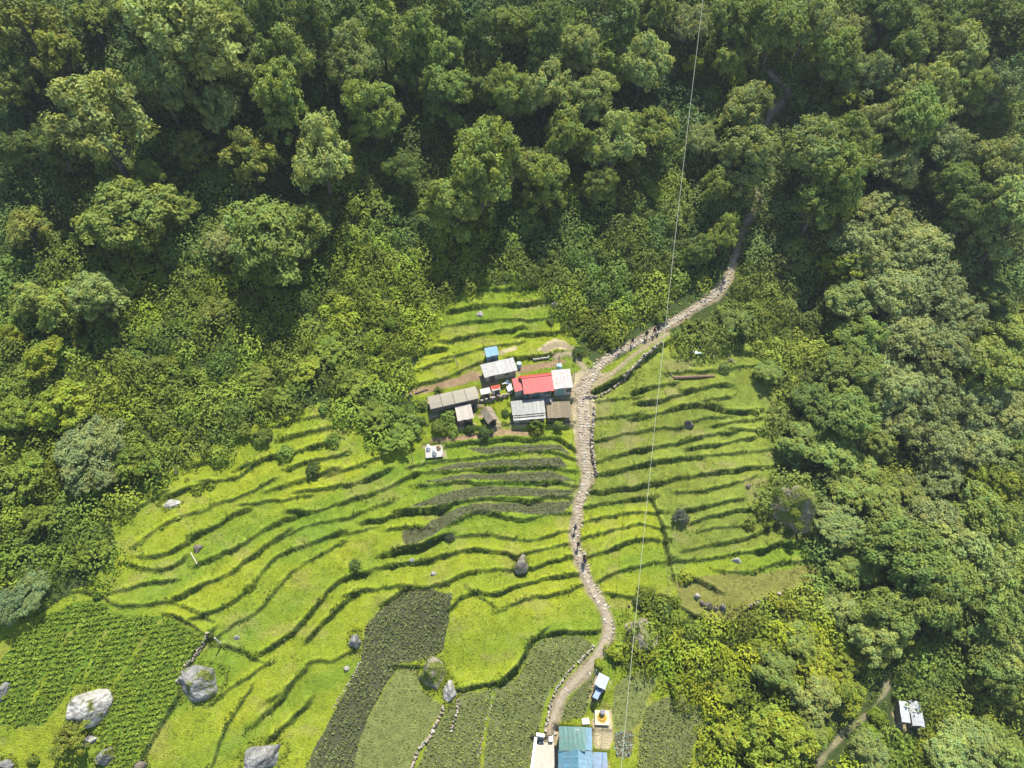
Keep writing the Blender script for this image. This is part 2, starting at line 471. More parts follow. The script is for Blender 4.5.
pp = (PAD * (fbm(GX * .8, GY * .8, 33) > .5))[..., None]
gcol = gcol * (1 - pp) + C3(.25, .20, .12) * pp
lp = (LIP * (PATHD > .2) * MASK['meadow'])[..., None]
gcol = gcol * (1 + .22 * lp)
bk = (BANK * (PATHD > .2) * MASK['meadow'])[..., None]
gcol = gcol * (1 - bk) + C3(.030, .052, .012) * (.6 + .8 * t2) * bk  # dark bank growth, deepened further to paint in the shade on the risers

# ------------------------------------------------------------------ materials
def node_mat(name):
    m = bpy.data.materials.new(name); m.use_nodes = True
    nt = m.node_tree; b = nt.nodes['Principled BSDF']
    return m, nt, b


def N(nt, t, **kw):
    n = nt.nodes.new(t)
    for k, v in kw.items(): setattr(n, k, v)
    return n


def mat_attr(name, rough=.85, spec=.2, noise=6.0, amount=.35, bump=.0, bscale=20., dist=.05, rust=0.):
    """colour attribute Col times a little noise"""
    m, nt, b = node_mat(name); L = nt.links.new
    a = N(nt, 'ShaderNodeAttribute'); a.attribute_name = 'Col'
    tc = N(nt, 'ShaderNodeTexCoord')
    nz = N(nt, 'ShaderNodeTexNoise'); nz.inputs['Scale'].default_value = noise; nz.inputs['Detail'].default_value = 5; nz.inputs['Roughness'].default_value = .7
    L(tc.outputs['Object'], nz.inputs['Vector'])
    mr = N(nt, 'ShaderNodeMapRange'); mr.inputs['From Min'].default_value = .3; mr.inputs['From Max'].default_value = .7
    mr.inputs['To Min'].default_value = 1 - amount; mr.inputs['To Max'].default_value = 1 + amount
    L(nz.outputs['Fac'], mr.inputs['Value'])
    mx = N(nt, 'ShaderNodeVectorMath', operation='SCALE')
    L(a.outputs['Color'], mx.inputs[0]); L(mr.outputs['Result'], mx.inputs['Scale'])
    L(mx.outputs['Vector'], b.inputs['Base Color'])
    b.inputs['Roughness'].default_value = rough; b.inputs['Specular IOR Level'].default_value = spec
    if rust:
        n3 = N(nt, 'ShaderNodeTexNoise'); n3.inputs['Scale'].default_value = 1.1; n3.inputs['Detail'].default_value = 7; n3.inputs['Roughness'].default_value = .75
        mp = N(nt, 'ShaderNodeMapping'); mp.inputs['Scale'].default_value = (2.2, .7, 1); L(tc.outputs['Object'], mp.inputs['Vector']); L(mp.outputs['Vector'], n3.inputs['Vector'])
        m3 = N(nt, 'ShaderNodeMapRange'); m3.inputs['From Min'].default_value = .52; m3.inputs['From Max'].default_value = .72; m3.inputs['To Max'].default_value = rust
        L(n3.outputs['Fac'], m3.inputs['Value'])
        mm = N(nt, 'ShaderNodeMix', data_type='RGBA'); L(m3.outputs['Result'], mm.inputs[0]); L(mx.outputs['Vector'], mm.inputs[6]); mm.inputs[7].default_value = (.13, .085, .055, 1)
        L(mm.outputs[2], b.inputs['Base Color'])
    if bump:
        n2 = N(nt, 'ShaderNodeTexNoise'); n2.inputs['Scale'].default_value = bscale; n2.inputs['Detail'].default_value = 6
        L(tc.outputs['Object'], n2.inputs['Vector'])
        bp = N(nt, 'ShaderNodeBump'); bp.inputs['Strength'].default_value = bump; bp.inputs['Distance'].default_value = dist
        L(n2.outputs['Fac'], bp.inputs['Height']); L(bp.outputs['Normal'], b.inputs['Normal'])
    return m


def mat_leaf(name, use_obj=True, trans=.38):
    m, nt, b = node_mat(name); L = nt.links.new
    a = N(nt, 'ShaderNodeAttribute'); a.attribute_name = 'Col'
    oi = N(nt, 'ShaderNodeObjectInfo')
    src = a.outputs['Color']
    if use_obj:
        mx = N(nt, 'ShaderNodeVectorMath', operation='MULTIPLY')
        L(a.outputs['Color'], mx.inputs[0]); L(oi.outputs['Color'], mx.inputs[1])
        src = mx.outputs['Vector']
    L(src, b.inputs['Base Color'])
    b.inputs['Roughness'].default_value = .6; b.inputs['Specular IOR Level'].default_value = .25
    tr = N(nt, 'ShaderNodeBsdfTranslucent')
    br = N(nt, 'ShaderNodeVectorMath', operation='MULTIPLY'); br.inputs[1].default_value = (1.25, 1.2, .5)
    L(src, br.inputs[0]); L(br.outputs['Vector'], tr.inputs['Color'])
    ms = N(nt, 'ShaderNodeMixShader'); ms.inputs[0].default_value = trans
    L(b.outputs[0], ms.inputs[1]); L(tr.outputs[0], ms.inputs[2])
    L(ms.outputs[0], nt.nodes['Material Output'].inputs['Surface'])
    return m


M = dict(
    ground=mat_attr('ground_cover', .95, .1, 3.2, .30, 1.0, 7.0, .25),
    leaf=mat_leaf('tree_leaves'), leafs=mat_leaf('plant_leaves', False, .30),
    bark=mat_attr('bark', .9, .1, 3, .4, .6, 8), rock=mat_attr('rock', .9, .2, 1.6, .45, 1.0, 2.6, .35),
    stone=mat_attr('path_stone', .9, .15, 5, .25, .5, 10), wood=mat_attr('weathered_wood', .85, .15, 4, .35, .3, 15),
    roof=mat_attr('roof_sheet', .6, .3, 2.2, .20, .15, 3, .03, .62), wall=mat_attr('rough_wall', .9, .15, 3, .2, .4, 12),
    cloth=mat_attr('cloth', .9, .1, 8, .12), cable=mat_attr('steel_cable', .6, .4, 2, .1), paint=mat_attr('painted_surface', .6, .3, 3, .12))


# ------------------------------------------------------------------ mesh helpers
def build(name, V, faces, cols, mat, parent=None, smooth=False):
    """faces: (n,k) int array or list of tuples; cols: per-vertex colours"""
    me = bpy.data.meshes.new(name)
    V = np.asarray(V, np.float32)
    me.vertices.add(len(V)); me.vertices.foreach_set('co', V.ravel())
    if isinstance(faces, np.ndarray):
        n, k = faces.shape; idx = faces.ravel().astype(np.int32); tot = np.full(n, k, np.int32)
    else:
        tot = np.array([len(f) for f in faces], np.int32); idx = np.array([i for f in faces for i in f], np.int32); n = len(faces)
    st = np.concatenate([[0], np.cumsum(tot)[:-1]]).astype(np.int32)
    me.loops.add(len(idx)); me.loops.foreach_set('vertex_index', idx)
    me.polygons.add(n); me.polygons.foreach_set('loop_start', st); me.polygons.foreach_set('loop_total', tot)
    me.polygons.foreach_set('use_smooth', np.full(n, smooth))
    at = me.color_attributes.new('Col', 'FLOAT_COLOR', 'POINT')
    c = np.ones((len(V), 4), np.float32); c[:, :3] = cols
    at.data.foreach_set('color', c.ravel())
    me.update(); me.validate()
    me.materials.append(mat)
    o = bpy.data.objects.new(name, me); COL.objects.link(o)
    if parent is not None: o.parent = parent
    return o


def tag(o, label, cat, group=None, kind=None):
    o['label'] = label; o['category'] = cat
    if group: o['group'] = group
    if kind: o['kind'] = kind
    return o


def empty(name, loc, rz=0):
    o = bpy.data.objects.new(name, None); COL.objects.link(o)
    o.location = [float(v) for v in loc]; o.rotation_euler = (0, 0, rz); o.empty_display_size = .3
    return o


def copy_tree(o, parent=None):
    c = o.copy(); COL.objects.link(c); c.parent = parent
    for ch in o.children: copy_tree(ch, c)
    return c


class MB:
    def __init__(s): s.v = []; s.f = []; s.c = []

    def add(s, V, Fs, col):
        b = len(s.v); s.v += [tuple(map(float, p)) for p in V]; s.f += [tuple(i + b for i in f) for f in Fs]
        col = np.broadcast_to(np.asarray(col, float), (len(V), 3)); s.c += [tuple(x) for x in col]

    def hexa(s, P, col):
        """8 corners: bottom 4 then top 4"""
        s.add(P, [(3, 2, 1, 0), (4, 5, 6, 7), (0, 1, 5, 4), (1, 2, 6, 5), (2, 3, 7, 6), (3, 0, 4, 7)], col)

    def box(s, x0, x1, y0, y1, z0, z1, col):
        s.hexa([(x0, y0, z0), (x1, y0, z0), (x1, y1, z0), (x0, y1, z0), (x0, y0, z1), (x1, y0, z1), (x1, y1, z1), (x0, y1, z1)], col)

    def slab(s, a, b, c, d, t, col):
        """thin panel through four points a,b,c,d (its top), t thick"""
        P = [Vector(p) for p in (a, b, c, d)]
        n = (P[1] - P[0]).cross(P[3] - P[0]).normalized() * t
        s.hexa([p - n for p in P] + P, col)

    def tube(s, pts, rad, col, seg=6):
        pts = [Vector(p) for p in pts]; n = len(pts); V = []
        if not hasattr(rad, '__len__'): rad = [rad] * n
        for i in range(n):
            d = (pts[min(i + 1, n - 1)] - pts[max(i - 1, 0)]).normalized()
            u = d.cross(Vector((.31, .2, .93))); u = u.normalized() if u.length > 1e-4 else Vector((1, 0, 0)); w = d.cross(u)
            for k in range(seg):
                a = 2 * math.pi * k / seg
                V.append(pts[i] + (u * math.cos(a) + w * math.sin(a)) * rad[i])
        Fs = [(i * seg + k, i * seg + (k + 1) % seg, (i + 1) * seg + (k + 1) % seg, (i + 1) * seg + k) for i in range(n - 1) for k in range(seg)]
        Fs += [tuple(range(seg))[::-1], tuple((n - 1) * seg + k for k in range(seg))]
        s.add(V, Fs, col)

    def build(s, name, mat, parent=None, smooth=False):
        return build(name, s.v, s.f, s.c, mat, parent, smooth)


def leaves(centres, normals, size, cols, rng, rand=.55, aspect=.55):
    """one rhombus per centre, facing about along the normal"""
    n = len(centres)
    nr = normals + rng.normal(0, rand, (n, 3)); nr /= np.linalg.norm(nr, axis=1)[:, None] + 1e-9
    a = rng.normal(0, 1, (n, 3)); a -= nr * (a * nr).sum(1)[:, None]; a /= np.linalg.norm(a, axis=1)[:, None] + 1e-9
    b = np.cross(nr, a)
    sz = (np.asarray(size) * rng.uniform(.7, 1.3, n))[:, None]
    V = np.empty((n, 4, 3)); V[:, 0] = centres - a * sz * .6; V[:, 1] = centres + b * sz * aspect * .6; V[:, 2] = centres + a * sz * .6; V[:, 3] = centres - b * sz * aspect * .6
    V[:, [0, 2]] -= nr[:, None] * sz[:, None] * .12
    Fc = np.arange(4 * n).reshape(n, 4)
    return V.reshape(-1, 3), Fc, np.repeat(cols, 4, 0)


def sphere_pts(n, rng, zmin=-1.0):
    z = rng.uniform(zmin, 1, n); a = rng.uniform(0, 2 * math.pi, n); r = np.sqrt(np.clip(1 - z * z, 0, 1))
    return np.stack([r * np.cos(a), r * np.sin(a), z], 1)


# ------------------------------------------------------------------ the ground
faces_i = (np.arange(NY - 1)[:, None] * NX + np.arange(NX - 1)[None]).ravel()
GF = np.stack([faces_i, faces_i + 1, faces_i + 1 + NX, faces_i + NX], 1)
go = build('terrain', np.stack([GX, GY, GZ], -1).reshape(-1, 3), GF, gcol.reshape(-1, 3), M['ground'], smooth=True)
tag(go, 'steep hillside with lime green grassy terraces stepping down below the forest', 'hillside', kind='structure')

# ------------------------------------------------------------------ trees
def crown_leaves(rng, R, Hs, cz, nl, lr, nc, cr, nlf, ls, droop=0., zmin=-.35, hue=.12):
    """lobes > clumps > leaves through the crown's volume"""
    lob = sphere_pts(nl, rng, zmin) * rng.uniform(.45, .92, (nl, 1)) * np.array([R, R, Hs]) * .82 + np.array([0, 0, cz])
    lob[:, 0] += rng.normal(0, R * .08, nl); lob[:, 2] -= droop * np.hypot(lob[:, 0], lob[:, 1])
    lrad = rng.uniform(*lr, nl)
    C = []; Nn = []; K = []
    for i in range(nl):
        d = sphere_pts(nc, rng, -.45)
        cc = lob[i] + d * lrad[i] * rng.uniform(.72, 1.08, (nc, 1)) * np.array([1, 1, .8])
        crad = rng.uniform(*cr, nc); lt = rng.uniform(1 - hue * 2, 1 + hue * 2, nc)
        yl = rng.uniform(-1, 1, nc)
        for j in range(nc):
            e = sphere_pts(nlf, rng, -.5)
            C.append(cc[j] + e * crad[j] * rng.uniform(.45, 1.05, (nlf, 1)))
            Nn.append(e * .8 + d[j] * .5 + np.array([0, 0, .55]))
            l = lt[j] * rng.uniform(.88, 1.12, nlf)
            K.append(np.stack([l * (1 + .12 * yl[j]), l, l * (1 - .2 * yl[j])], 1))
    C = np.concatenate(C); Nn = np.concatenate(Nn); K = np.concatenate(K)
    return lob, leaves(C, Nn, ls, K, rng, .42)


def trunk_mesh(rng, lob, H, r0, lean=.4):
    mb = MB(); bc = (.10, .085, .065)
    top = np.array([rng.normal(0, lean), rng.normal(0, lean), H * .72])
    P = [np.array([0, 0, -1.2]), np.array([0, 0, 0.15]), top * .45 + rng.normal(0, .12, 3), top]
    mb.tube(P, [r0 * 1.5, r0 * 1.1, r0 * .75, r0 * .3], bc, 7)
    for l in lob[::2]:
        t = np.clip(l[2] / H - .25, .3, .85)
        a = np.array([0, 0, .0]) + top * t
        m = (a + l) / 2 + np.array([0, 0, -.25])
        mb.tube([a, m, l], [r0 * .42, r0 * .28, r0 * .1], bc, 5)
    return mb


PROTO = {}
def tree_proto(key, kind, H, **kw):
    rng = np.random.default_rng(abs(hash_str(key)))
    lob, (V, Fc, K) = crown_leaves(rng, **kw)
    root = empty('tree', (0, 0, 0))
    c = build('crown', V, Fc, K, M['leaf'], root)
    tr = trunk_mesh(rng, lob, H, kw['R'] * .06 + .05).build('trunk', M['bark'], root, True)
    W = np.ptp(np.percentile(V[:, 0], [2, 98]))
    PROTO.setdefault(kind, []).append((root, W, H, kw['cz']))


def hash_str(s):
    h = 17
    for ch in s: h = (h * 131 + ord(ch)) % 1000003
    return h


for i in range(8):
    k_ = i / 7
    tree_proto(f'broad{i}', 'broad', 10.2, R=4.6 - .8 * (i % 3 == 1), Hs=4.7 + .9 * (i % 3 == 1) - .5 * (i % 3 == 2), cz=4.8, zmin=-.55, nl=21 + (i * 5) % 13, lr=(1.0, 1.7 + .5 * k_), nc=15, cr=(.4, .68), nlf=34, ls=.31)
for i in range(3):
    tree_proto(f'silver{i}', 'silver', 7.8, R=4.8, Hs=3.8, cz=3.8, zmin=-.45, nl=29, lr=(1.1, 1.9), nc=18, cr=(.35, .62), nlf=26, ls=.27, droop=.12, hue=.10)
for i in range(3):
    tree_proto(f'loose{i}', 'loose', 7.0, R=4.2, Hs=3.6, cz=3.9, nl=16, lr=(.9, 1.7), nc=12, cr=(.35, .6), nlf=24, ls=.34, hue=.16)
for i in range(3):
    tree_proto(f'tall{i}', 'tall', 13.5, R=2.9, Hs=6.0, cz=7.2, nl=20, lr=(.8, 1.5), nc=13, cr=(.35, .6), nlf=34, ls=.31, droop=.35, zmin=-.8)

LEAF = {  # the foliage's own colour
 'd': ((.125, .176, .034), 'dark green'), 'm': ((.190, .245, .044), 'mid green'), 'p': ((.245, .292, .075), 'light green'), 's': ((.238, .275, .088), 'pale silvery green'),
 'y': ((.225, .262, .020), 'yellow green'), 'o': ((.180, .210, .036), 'olive green'), 'b': ((.165, .225, .080), 'bluish green'), 'f': ((.165, .225, .024), 'fresh green')}
SHAPE = {'d': 'broad', 'm': 'broad', 'p': 'broad', 's': 'silver', 'y': 'loose', 'o': 'loose', 'b': 'silver', 'f': 'loose', 't': 'tall'}
ORD = 'first second third fourth fifth sixth seventh eighth ninth tenth eleventh twelfth thirteenth fourteenth fifteenth sixteenth seventeenth eighteenth'.split()
ROWS = [
 ('from the cable along the top row of the steep forest', 'm',
  [(690,30,50,'s'),(655,12,40,'m'),(620,20,42,'dt'),(580,52,40,'p'),(545,45,42,'dt'),(512,28,46,'m'),(480,40,36,'dt'),(447,18,36,'dt'),(415,38,38,'mt'),(380,25,44,'mt'),(345,20,34,'dt'),(310,22,38,'dt'),(270,20,40,'dt'),(233,28,42,'m'),(185,38,84,'p'),(135,28,44,'dt'),(92,22,46,'o'),(30,30,70,'o')]),
 ('from the cable in the second forest row', 'm',
  [(642,66,58,'p'),(608,78,34,'m'),(590,105,56,'p'),(545,94,54,'p'),(511,104,44,'m'),(485,88,38,'d'),(440,58,50,'m'),(447,98,44,'m'),(405,78,36,'d'),(353,68,56,'p'),(372,114,58,'m'),(288,62,58,'m'),(285,104,54,'m'),(245,80,42,'d'),(222,112,44,'p'),(165,92,46,'p'),(65,62,56,'o'),(18,92,52,'o')]),
 ('from the cable in the third forest row', 'm',
  [(650,132,52,'m'),(612,146,54,'p'),(600,188,38,'m'),(564,142,46,'m'),(546,182,46,'m'),(522,166,40,'p'),(480,172,74,'m'),(455,212,46,'m'),(402,170,36,'d'),(322,160,68,'p'),(250,160,56,'o'),(192,152,38,'o'),(150,175,30,'m'),(104,132,88,'p'),(60,150,40,'d'),(20,150,44,'d')]),
 ('from the cable on the brushy slope under the forest', 'm',
  [(300,232,52,'m'),(268,246,66,'m'),(226,246,44,'s'),(128,216,84,'m'),(178,208,34,'m'),(30,232,46,'o'),(100,300,54,'p'),(42,308,50,'m'),(12,334,26,'y'),(48,358,42,'y'),(215,316,34,'o')]),
 ('from the settlement in the thicket edging the upper terraces', 'm',
  [(396,436,32,'f'),(374,414,32,'f'),(354,386,34,'f'),(330,345,30,'f'),(306,366,32,'y'),(282,394,28,'f'),(256,374,28,'f')]),
 ('downhill of the yellow green pair by the valley thicket', 'm',
  [(62,408,54,'y'),(18,415,44,'f'),(90,446,64,'s'),(130,458,40,'f'),(92,476,48,'s'),(28,470,38,'f'),(38,520,34,'f'),(92,552,30,'f')]),
 ('above the crescent of lush crops, in a pale pair', 'b', [(30,590,38,'b'),(8,606,40,'b')]),
 ('from the cable along the top row across the zigzag path', 'm',
  [(735,22,46,'m'),(772,32,58,'m'),(806,26,54,'p'),(845,46,50,'s'),(880,22,44,'d'),(905,44,56,'m'),(938,20,40,'m'),(960,58,52,'p'),(985,20,46,'d'),(1010,40,60,'d')]),
 ('from the cable in the second row across the zigzag path', 'm',
  [(694,68,22,'y'),(728,64,34,'m'),(735,78,30,'y'),(742,110,52,'p'),(830,62,40,'m'),(850,100,30,'y'),(866,78,54,'s'),(905,90,50,'p'),(932,98,54,'p'),(962,100,50,'m'),(992,88,56,'s')]),
 ('from the cable in the third row across the zigzag path', 'm',
  [(702,142,38,'s'),(714,190,34,'m'),(748,160,54,'p'),(814,158,58,'p'),(846,150,48,'m'),(878,128,54,'s'),(908,134,52,'m'),(942,146,58,'s'),(1000,165,56,'p')]),
 ('from the cable in the fourth row across the zigzag path', 'm',
  [(722,236,34,'m'),(700,252,30,'d'),(814,206,46,'m'),(835,188,58,'m'),(890,170,58,'s'),(946,186,46,'d'),(966,216,54,'d'),(1006,226,56,'p')]),
 ('going downhill on the upper half of the silvery ridge', 's',
  [(880,212,56,'s'),(862,246,58,'s'),(910,244,64,'s'),(846,262,40,'y'),(930,282,62,'s'),(884,288,68,'s'),(850,300,46,'p'),(900,330,62,'s'),(956,318,54,'s'),(860,338,46,'m'),(992,300,44,'d'),(1010,340,48,'m'),(938,356,62,'s'),(985,372,52,'m')]),
 ('going downhill on the lower half of the silvery ridge', 's',
  [(885,380,64,'s'),(922,396,62,'s'),(848,374,48,'m'),(968,404,56,'s'),(1005,412,54,'s'),(888,412,52,'s'),(812,408,42,'d'),(846,418,46,'m'),(935,440,58,'s'),(976,444,54,'s'),(876,442,38,'o'),(1010,460,48,'m'),(940,476,46,'s'),(988,484,48,'y')]),
 ('going downhill on the bushy slope beside the olive terraces', 'm',
  [(738,322,32,'d'),(768,372,28,'m'),(800,440,42,'m'),(832,448,44,'m'),(855,482,46,'m'),(880,510,46,'m'),(902,490,40,'o'),(834,528,40,'p'),(852,566,44,'m'),(842,606,36,'p'),(800,640,36,'m'),(756,652,26,'y'),(772,668,38,'m'),(812,656,34,'y'),(728,692,26,'y')]),
 ('going downhill in the grove above the white roofed hut', 'm',
  [(930,530,62,'s'),(985,520,50,'m'),(900,560,66,'m'),(962,566,74,'p'),(1006,574,50,'m'),(932,588,72,'m'),(986,618,66,'m'),(886,618,58,'m'),(872,642,40,'p'),(1000,650,44,'p'),(1004,664,54,'m'),(1016,694,40,'m')]),
 ('out from the white roofed hut along the bottom slope', 'm',
  [(948,752,36,'p'),(970,748,54,'p'),(1004,752,50,'m'),(868,750,36,'p'),(852,656,34,'y'),(842,694,40,'y'),(812,696,40,'p'),(806,726,34,'m'),(772,742,64,'y'),(735,736,36,'y')]),
]

SQUAT = {'brushy slope under': .8, 'settlement in the thicket': .45, 'yellow green pair': .7, 'lush crops': .6, 'silvery ridge': .8, 'bushy slope': .5, 'grove above': .85, 'bottom slope': .65}


def hg(x, y): return gz(np.ravel(x), np.ravel(y)).reshape(np.shape(x))


TREES = []
cnt = {}
for phrase, dk, lst in ROWS:
    for n, (px, py, wpx, ty) in enumerate(lst):
        shape = SHAPE['t'] if ty.endswith('t') else SHAPE[ty[0]]
        protos = PROTO[shape]
        k = cnt.get(shape, 0); cnt[shape] = k + 1
        root, W, H, cz = protos[k % len(protos)]
        ft = 1.0 if shape != 'tall' else .62
        s = 1.0
        squat = next((v for k_, v in SQUAT.items() if k_ in phrase), 1.14)
        for _ in range(3):
            P = hit([px], [py], zb, cz * s * squat)[0]
            s = wpx * ((P - CAM) @ FWD) / F / W * (.81 if squat > 1 else .91)
        o = root if k < len(protos) else copy_tree(root)
        base = gz(P[0], P[1])[0]
        o.location = (P[0], P[1], base)
        vs = s * squat * random.uniform(.95, 1.12)
        e_ = random.uniform(.86, 1.14); o.scale = (s * e_, s / e_, vs); o.rotation_euler = (0, 0, random.uniform(0, 6.28))
        c, cn = LEAF[ty[0]]
        j = random.uniform(.86, 1.16); h = random.uniform(-.07, .05)
        for ch in o.children:
            if ch.name.startswith('crown'): ch.color = (c[0] * j * (1 + h), c[1] * j, c[2] * j * (1 - h), 1)
        width = s * W
        size = 'large' if width > 10.5 else 'small' if width < 6 else 'medium'
        form = {'broad': 'clumpy', 'silver': 'feathery', 'loose': 'bushy', 'tall': 'tall narrow'}[shape]
        opts = [f'{a}{cn}{b} tree, {ORD[n]} {phrase}' for a, b in ((size + ' ', ' ' + form), ('', ' ' + form), ('', ''))]
        tag(o, next((t_ for t_ in opts if len(t_.split()) <= 16), opts[-1]), 'tree', 'trees of the hillside forest')
        TREES.append((P[0], P[1], width / 2))
TR = np.array(TREES)

# the little yellow green tree that leans over the white boulder
o = copy_tree(PROTO['loose'][0][0])
P = hit([72], [742], zb, 1.8)[0]
o.location = (P[0], P[1], gz(P[0], P[1])[0]); o.scale = (.62, .62, .5); o.rotation_euler = (0, 0, 1.0)
for ch in o.children:
    if ch.name.startswith('crown'): ch.color = (.17, .20, .02, 1)
tag(o, 'small yellow green tree spreading beside the whitish boulder in the crops', 'tree')

# ------------------------------------------------------------------ bushes
def bush_proto(key, R, ls, nl, **kw):
    rng = np.random.default_rng(hash_str(key))
    a = dict(R=R, Hs=R * .75, cz=R * .45, nl=nl, lr=(R * .3, R * .5), nc=9, cr=(R * .14, R * .26), nlf=18, ls=ls, zmin=-.1, hue=.14); a.update(kw)
    lob, (V, Fc, K) = crown_leaves(rng, **a)
    root = empty('bush', (0, 0, 0))
    build('foliage', V, Fc, K, M['leaf'], root)
    mb = MB()
    for l in lob[::2]: mb.tube([(0, 0, -.4), (l[0] * .4, l[1] * .4, l[2] * .4), tuple(l)], [.06, .04, .015], (.09, .075, .05), 4)
    mb.build('stem', M['bark'], root)
    return root


BP = [bush_proto(f'bush{i}', 1.6, .27, 9 + i) for i in range(4)]
used = [False] * 4


def bush_at(px, py, wpx, col, label, group=None, name=None):
    global bn
    P = hit([px], [py], zb, .6)[0]
    s = wpx * ((P - CAM) @ FWD) / F / 3.3
    return bush_xy(P[0], P[1], s, col, label, group, name)


bn = 0
def bush_xy(x, y, s, col, label, group=None, name=None):
    global bn
    i = bn % 4; bn += 1
    o = BP[i] if not used[i] else copy_tree(BP[i])
    used[i] = True
    o.location = (x, y, gz(x, y)[0] - .05); o.scale = (s, s, s * random.uniform(.8, 1.15)); o.rotation_euler = (0, 0, random.uniform(0, 6.28))
    if name: o.name = name
    j = random.uniform(.85, 1.18); h = random.uniform(-.12, .12)
    for ch in o.children:
        if ch.name.startswith('foliage'): ch.color = (col[0] * j * (1 + h), col[1] * j, col[2] * j, 1)
    tag(o, label, 'bush', group)
    return o


G1, G2, G3, GY_ = (.080, .125, .022), (.115, .160, .020), (.140, .180, .018), (.215, .235, .014)
for px, py, w, c, l in [
 (681,520,20,(.12,.13,.08),'greyish round shrub standing alone on the olive terraces with a dark shadow below'),
 (449,535,11,(.06,.075,.04),'dark shrub at the end of a terrace bank below the grey crop beds'),
 (655,652,22,GY_,'bright yellow green bush under the mossy brown boulder'),
 (615,652,20,GY_,'yellow green bush between the dirt path bend and the cable'),
 (600,662,12,GY_,'low yellow green bush just uphill of the pale blue hut'),
 (355,565,13,G1,'dark round bush where two grass banks meet above the dark crop field'),
 (210,634,7,G1,'small bush on the low bank beside the white post'),
 (268,398,24,G2,'leafy bush on the topmost bank under the thicket, beside the grass strip'),
 (240,432,26,G2,'low broad bush on the second bank under the thicket'),
 (262,436,22,G2,'low bush touching the broad bush on the second bank'),
 (312,470,16,G1,'small bush on a bank in the middle of the curved terraces'),
 (438,390,10,G2,'small bush behind the long pale shed'),
 (441,425,22,G2,'leafy bush in front of the long pale shed'),
 (470,428,12,G1,'dark bush just below the square tin hut'),
 (486,432,16,G1,'dark bush hugging the bank below the thatched hut'),
 (535,424,14,G2,'green bush on the bank below the grey roofed house'),
 (560,424,14,G2,'green bush on the bank below the brown slatted roof'),
 (505,412,9,G1,'small dark bush squeezed against the grey roofed house'),
 (578,352,14,G1,'dark bush beside the side trail above the white annex'),
 (590,330,18,G1,'round dark bush above the junction of the two trails'),
 (622,338,12,G1,'dark bush edging the upper stone path'),
 (640,600,16,G1,'bushy clump on the bank above the mossy brown boulder'),
 (664,608,18,G1,'dark bushy clump where the field wall turns'),
 (560,676,0.1,G1,'') ]:
    if w > 1: bush_at(px, py, w, c, l)

# which of the ground is wild
def wild(x, y):
    return (~samp(MASK['open'], x, y)) & (samp(PATHD, x, y) > .35) & (samp(PAD, x, y) < .2)


def pix(x, y, z):
    v = np.stack([x, y, z], -1) - CAM
    dp = v @ FWD
    return 512 + F * (v @ RIGHT) / dp, 384 - F * (v @ UP) / dp


def wild_colour(px, py, rng, n):
    """leaf colour of the undergrowth: dark in the steep forest, fresh green lower down, yellowish by the stream slope"""
    c = np.empty((n, 3))
    t = np.clip((py - 130) / 180, 0, 1)[:, None]
    c[:] = np.array([.105, .158, .034]) * (1 - t) + np.array([.150, .200, .022]) * t
    r = (np.clip((px - 640) / 120, 0, 1) * np.clip((330 - np.abs(py - 420)) / 120, 0, 1))[:, None]
    c = c * (1 - .6 * r) + np.array([.150, .185, .042]) * .6 * r
    q = (np.clip((py - 550) / 100, 0, 1) * np.clip(1.6 - np.abs(px - 730) / 150, 0, 1))[:, None]
    c = c * (1 - q) + np.array([.190, .228, .012]) * q
    q = (np.clip((py - 470) / 90, 0, 1) * np.clip((170 - px) / 60, 0, 1))[:, None]
    c = c * (1 - q) + np.array([.150, .195, .016]) * q
    return c


# single bushes of the thickets
areas = [((0, 180, 440, 560), 'green bush in the brushy thicket on the slope below the clumpy forest', 'bushes in the brushy thicket', 100, (9, 20)),
         ((440, 190, 760, 345), 'green bush on the brushy slope between the forest and the upper stone path', 'bushes above the upper stone path', 50, (8, 18)),
         ((760, 330, 900, 560), 'olive green bush on the bushy slope beside the olive terraces', 'bushes beside the olive terraces', 50, (8, 18)),
         ((640, 600, 1024, 768), 'yellowish bush on the overgrown bottom slope around the white roofed hut', 'bushes of the overgrown bottom slope', 60, (8, 20))]
placed = []
for (x0, y0, x1, y1), lab, grp, n, (w0, w1) in areas:
    k = tries = 0
    while k < n and tries < 4000:
        tries += 1
        px = random.uniform(x0, x1); py = random.uniform(y0, y1)
        P = hit([px], [py], zb, .4)[0]
        if not wild(P[0:1], P[1:2])[0]: continue
        if np.any(np.hypot(TR[:, 0] - P[0], TR[:, 1] - P[1]) < TR[:, 2] * .62): continue
        s = random.uniform(w0, w1) * ((P - CAM) @ FWD) / F / 3.3
        if any(math.hypot(a - P[0], b - P[1]) < (s + c) * 1.05 for a, b, c in placed): continue
        placed.append((P[0], P[1], s)); k += 1
        c = wild_colour(np.array([px]), np.array([py]), RNG, 1)[0] * random.uniform(.9, 1.25)
        bush_xy(P[0], P[1], s, c, lab, grp)

# ------------------------------------------------------------------ undergrowth (one mass)
rng = np.random.default_rng(21)


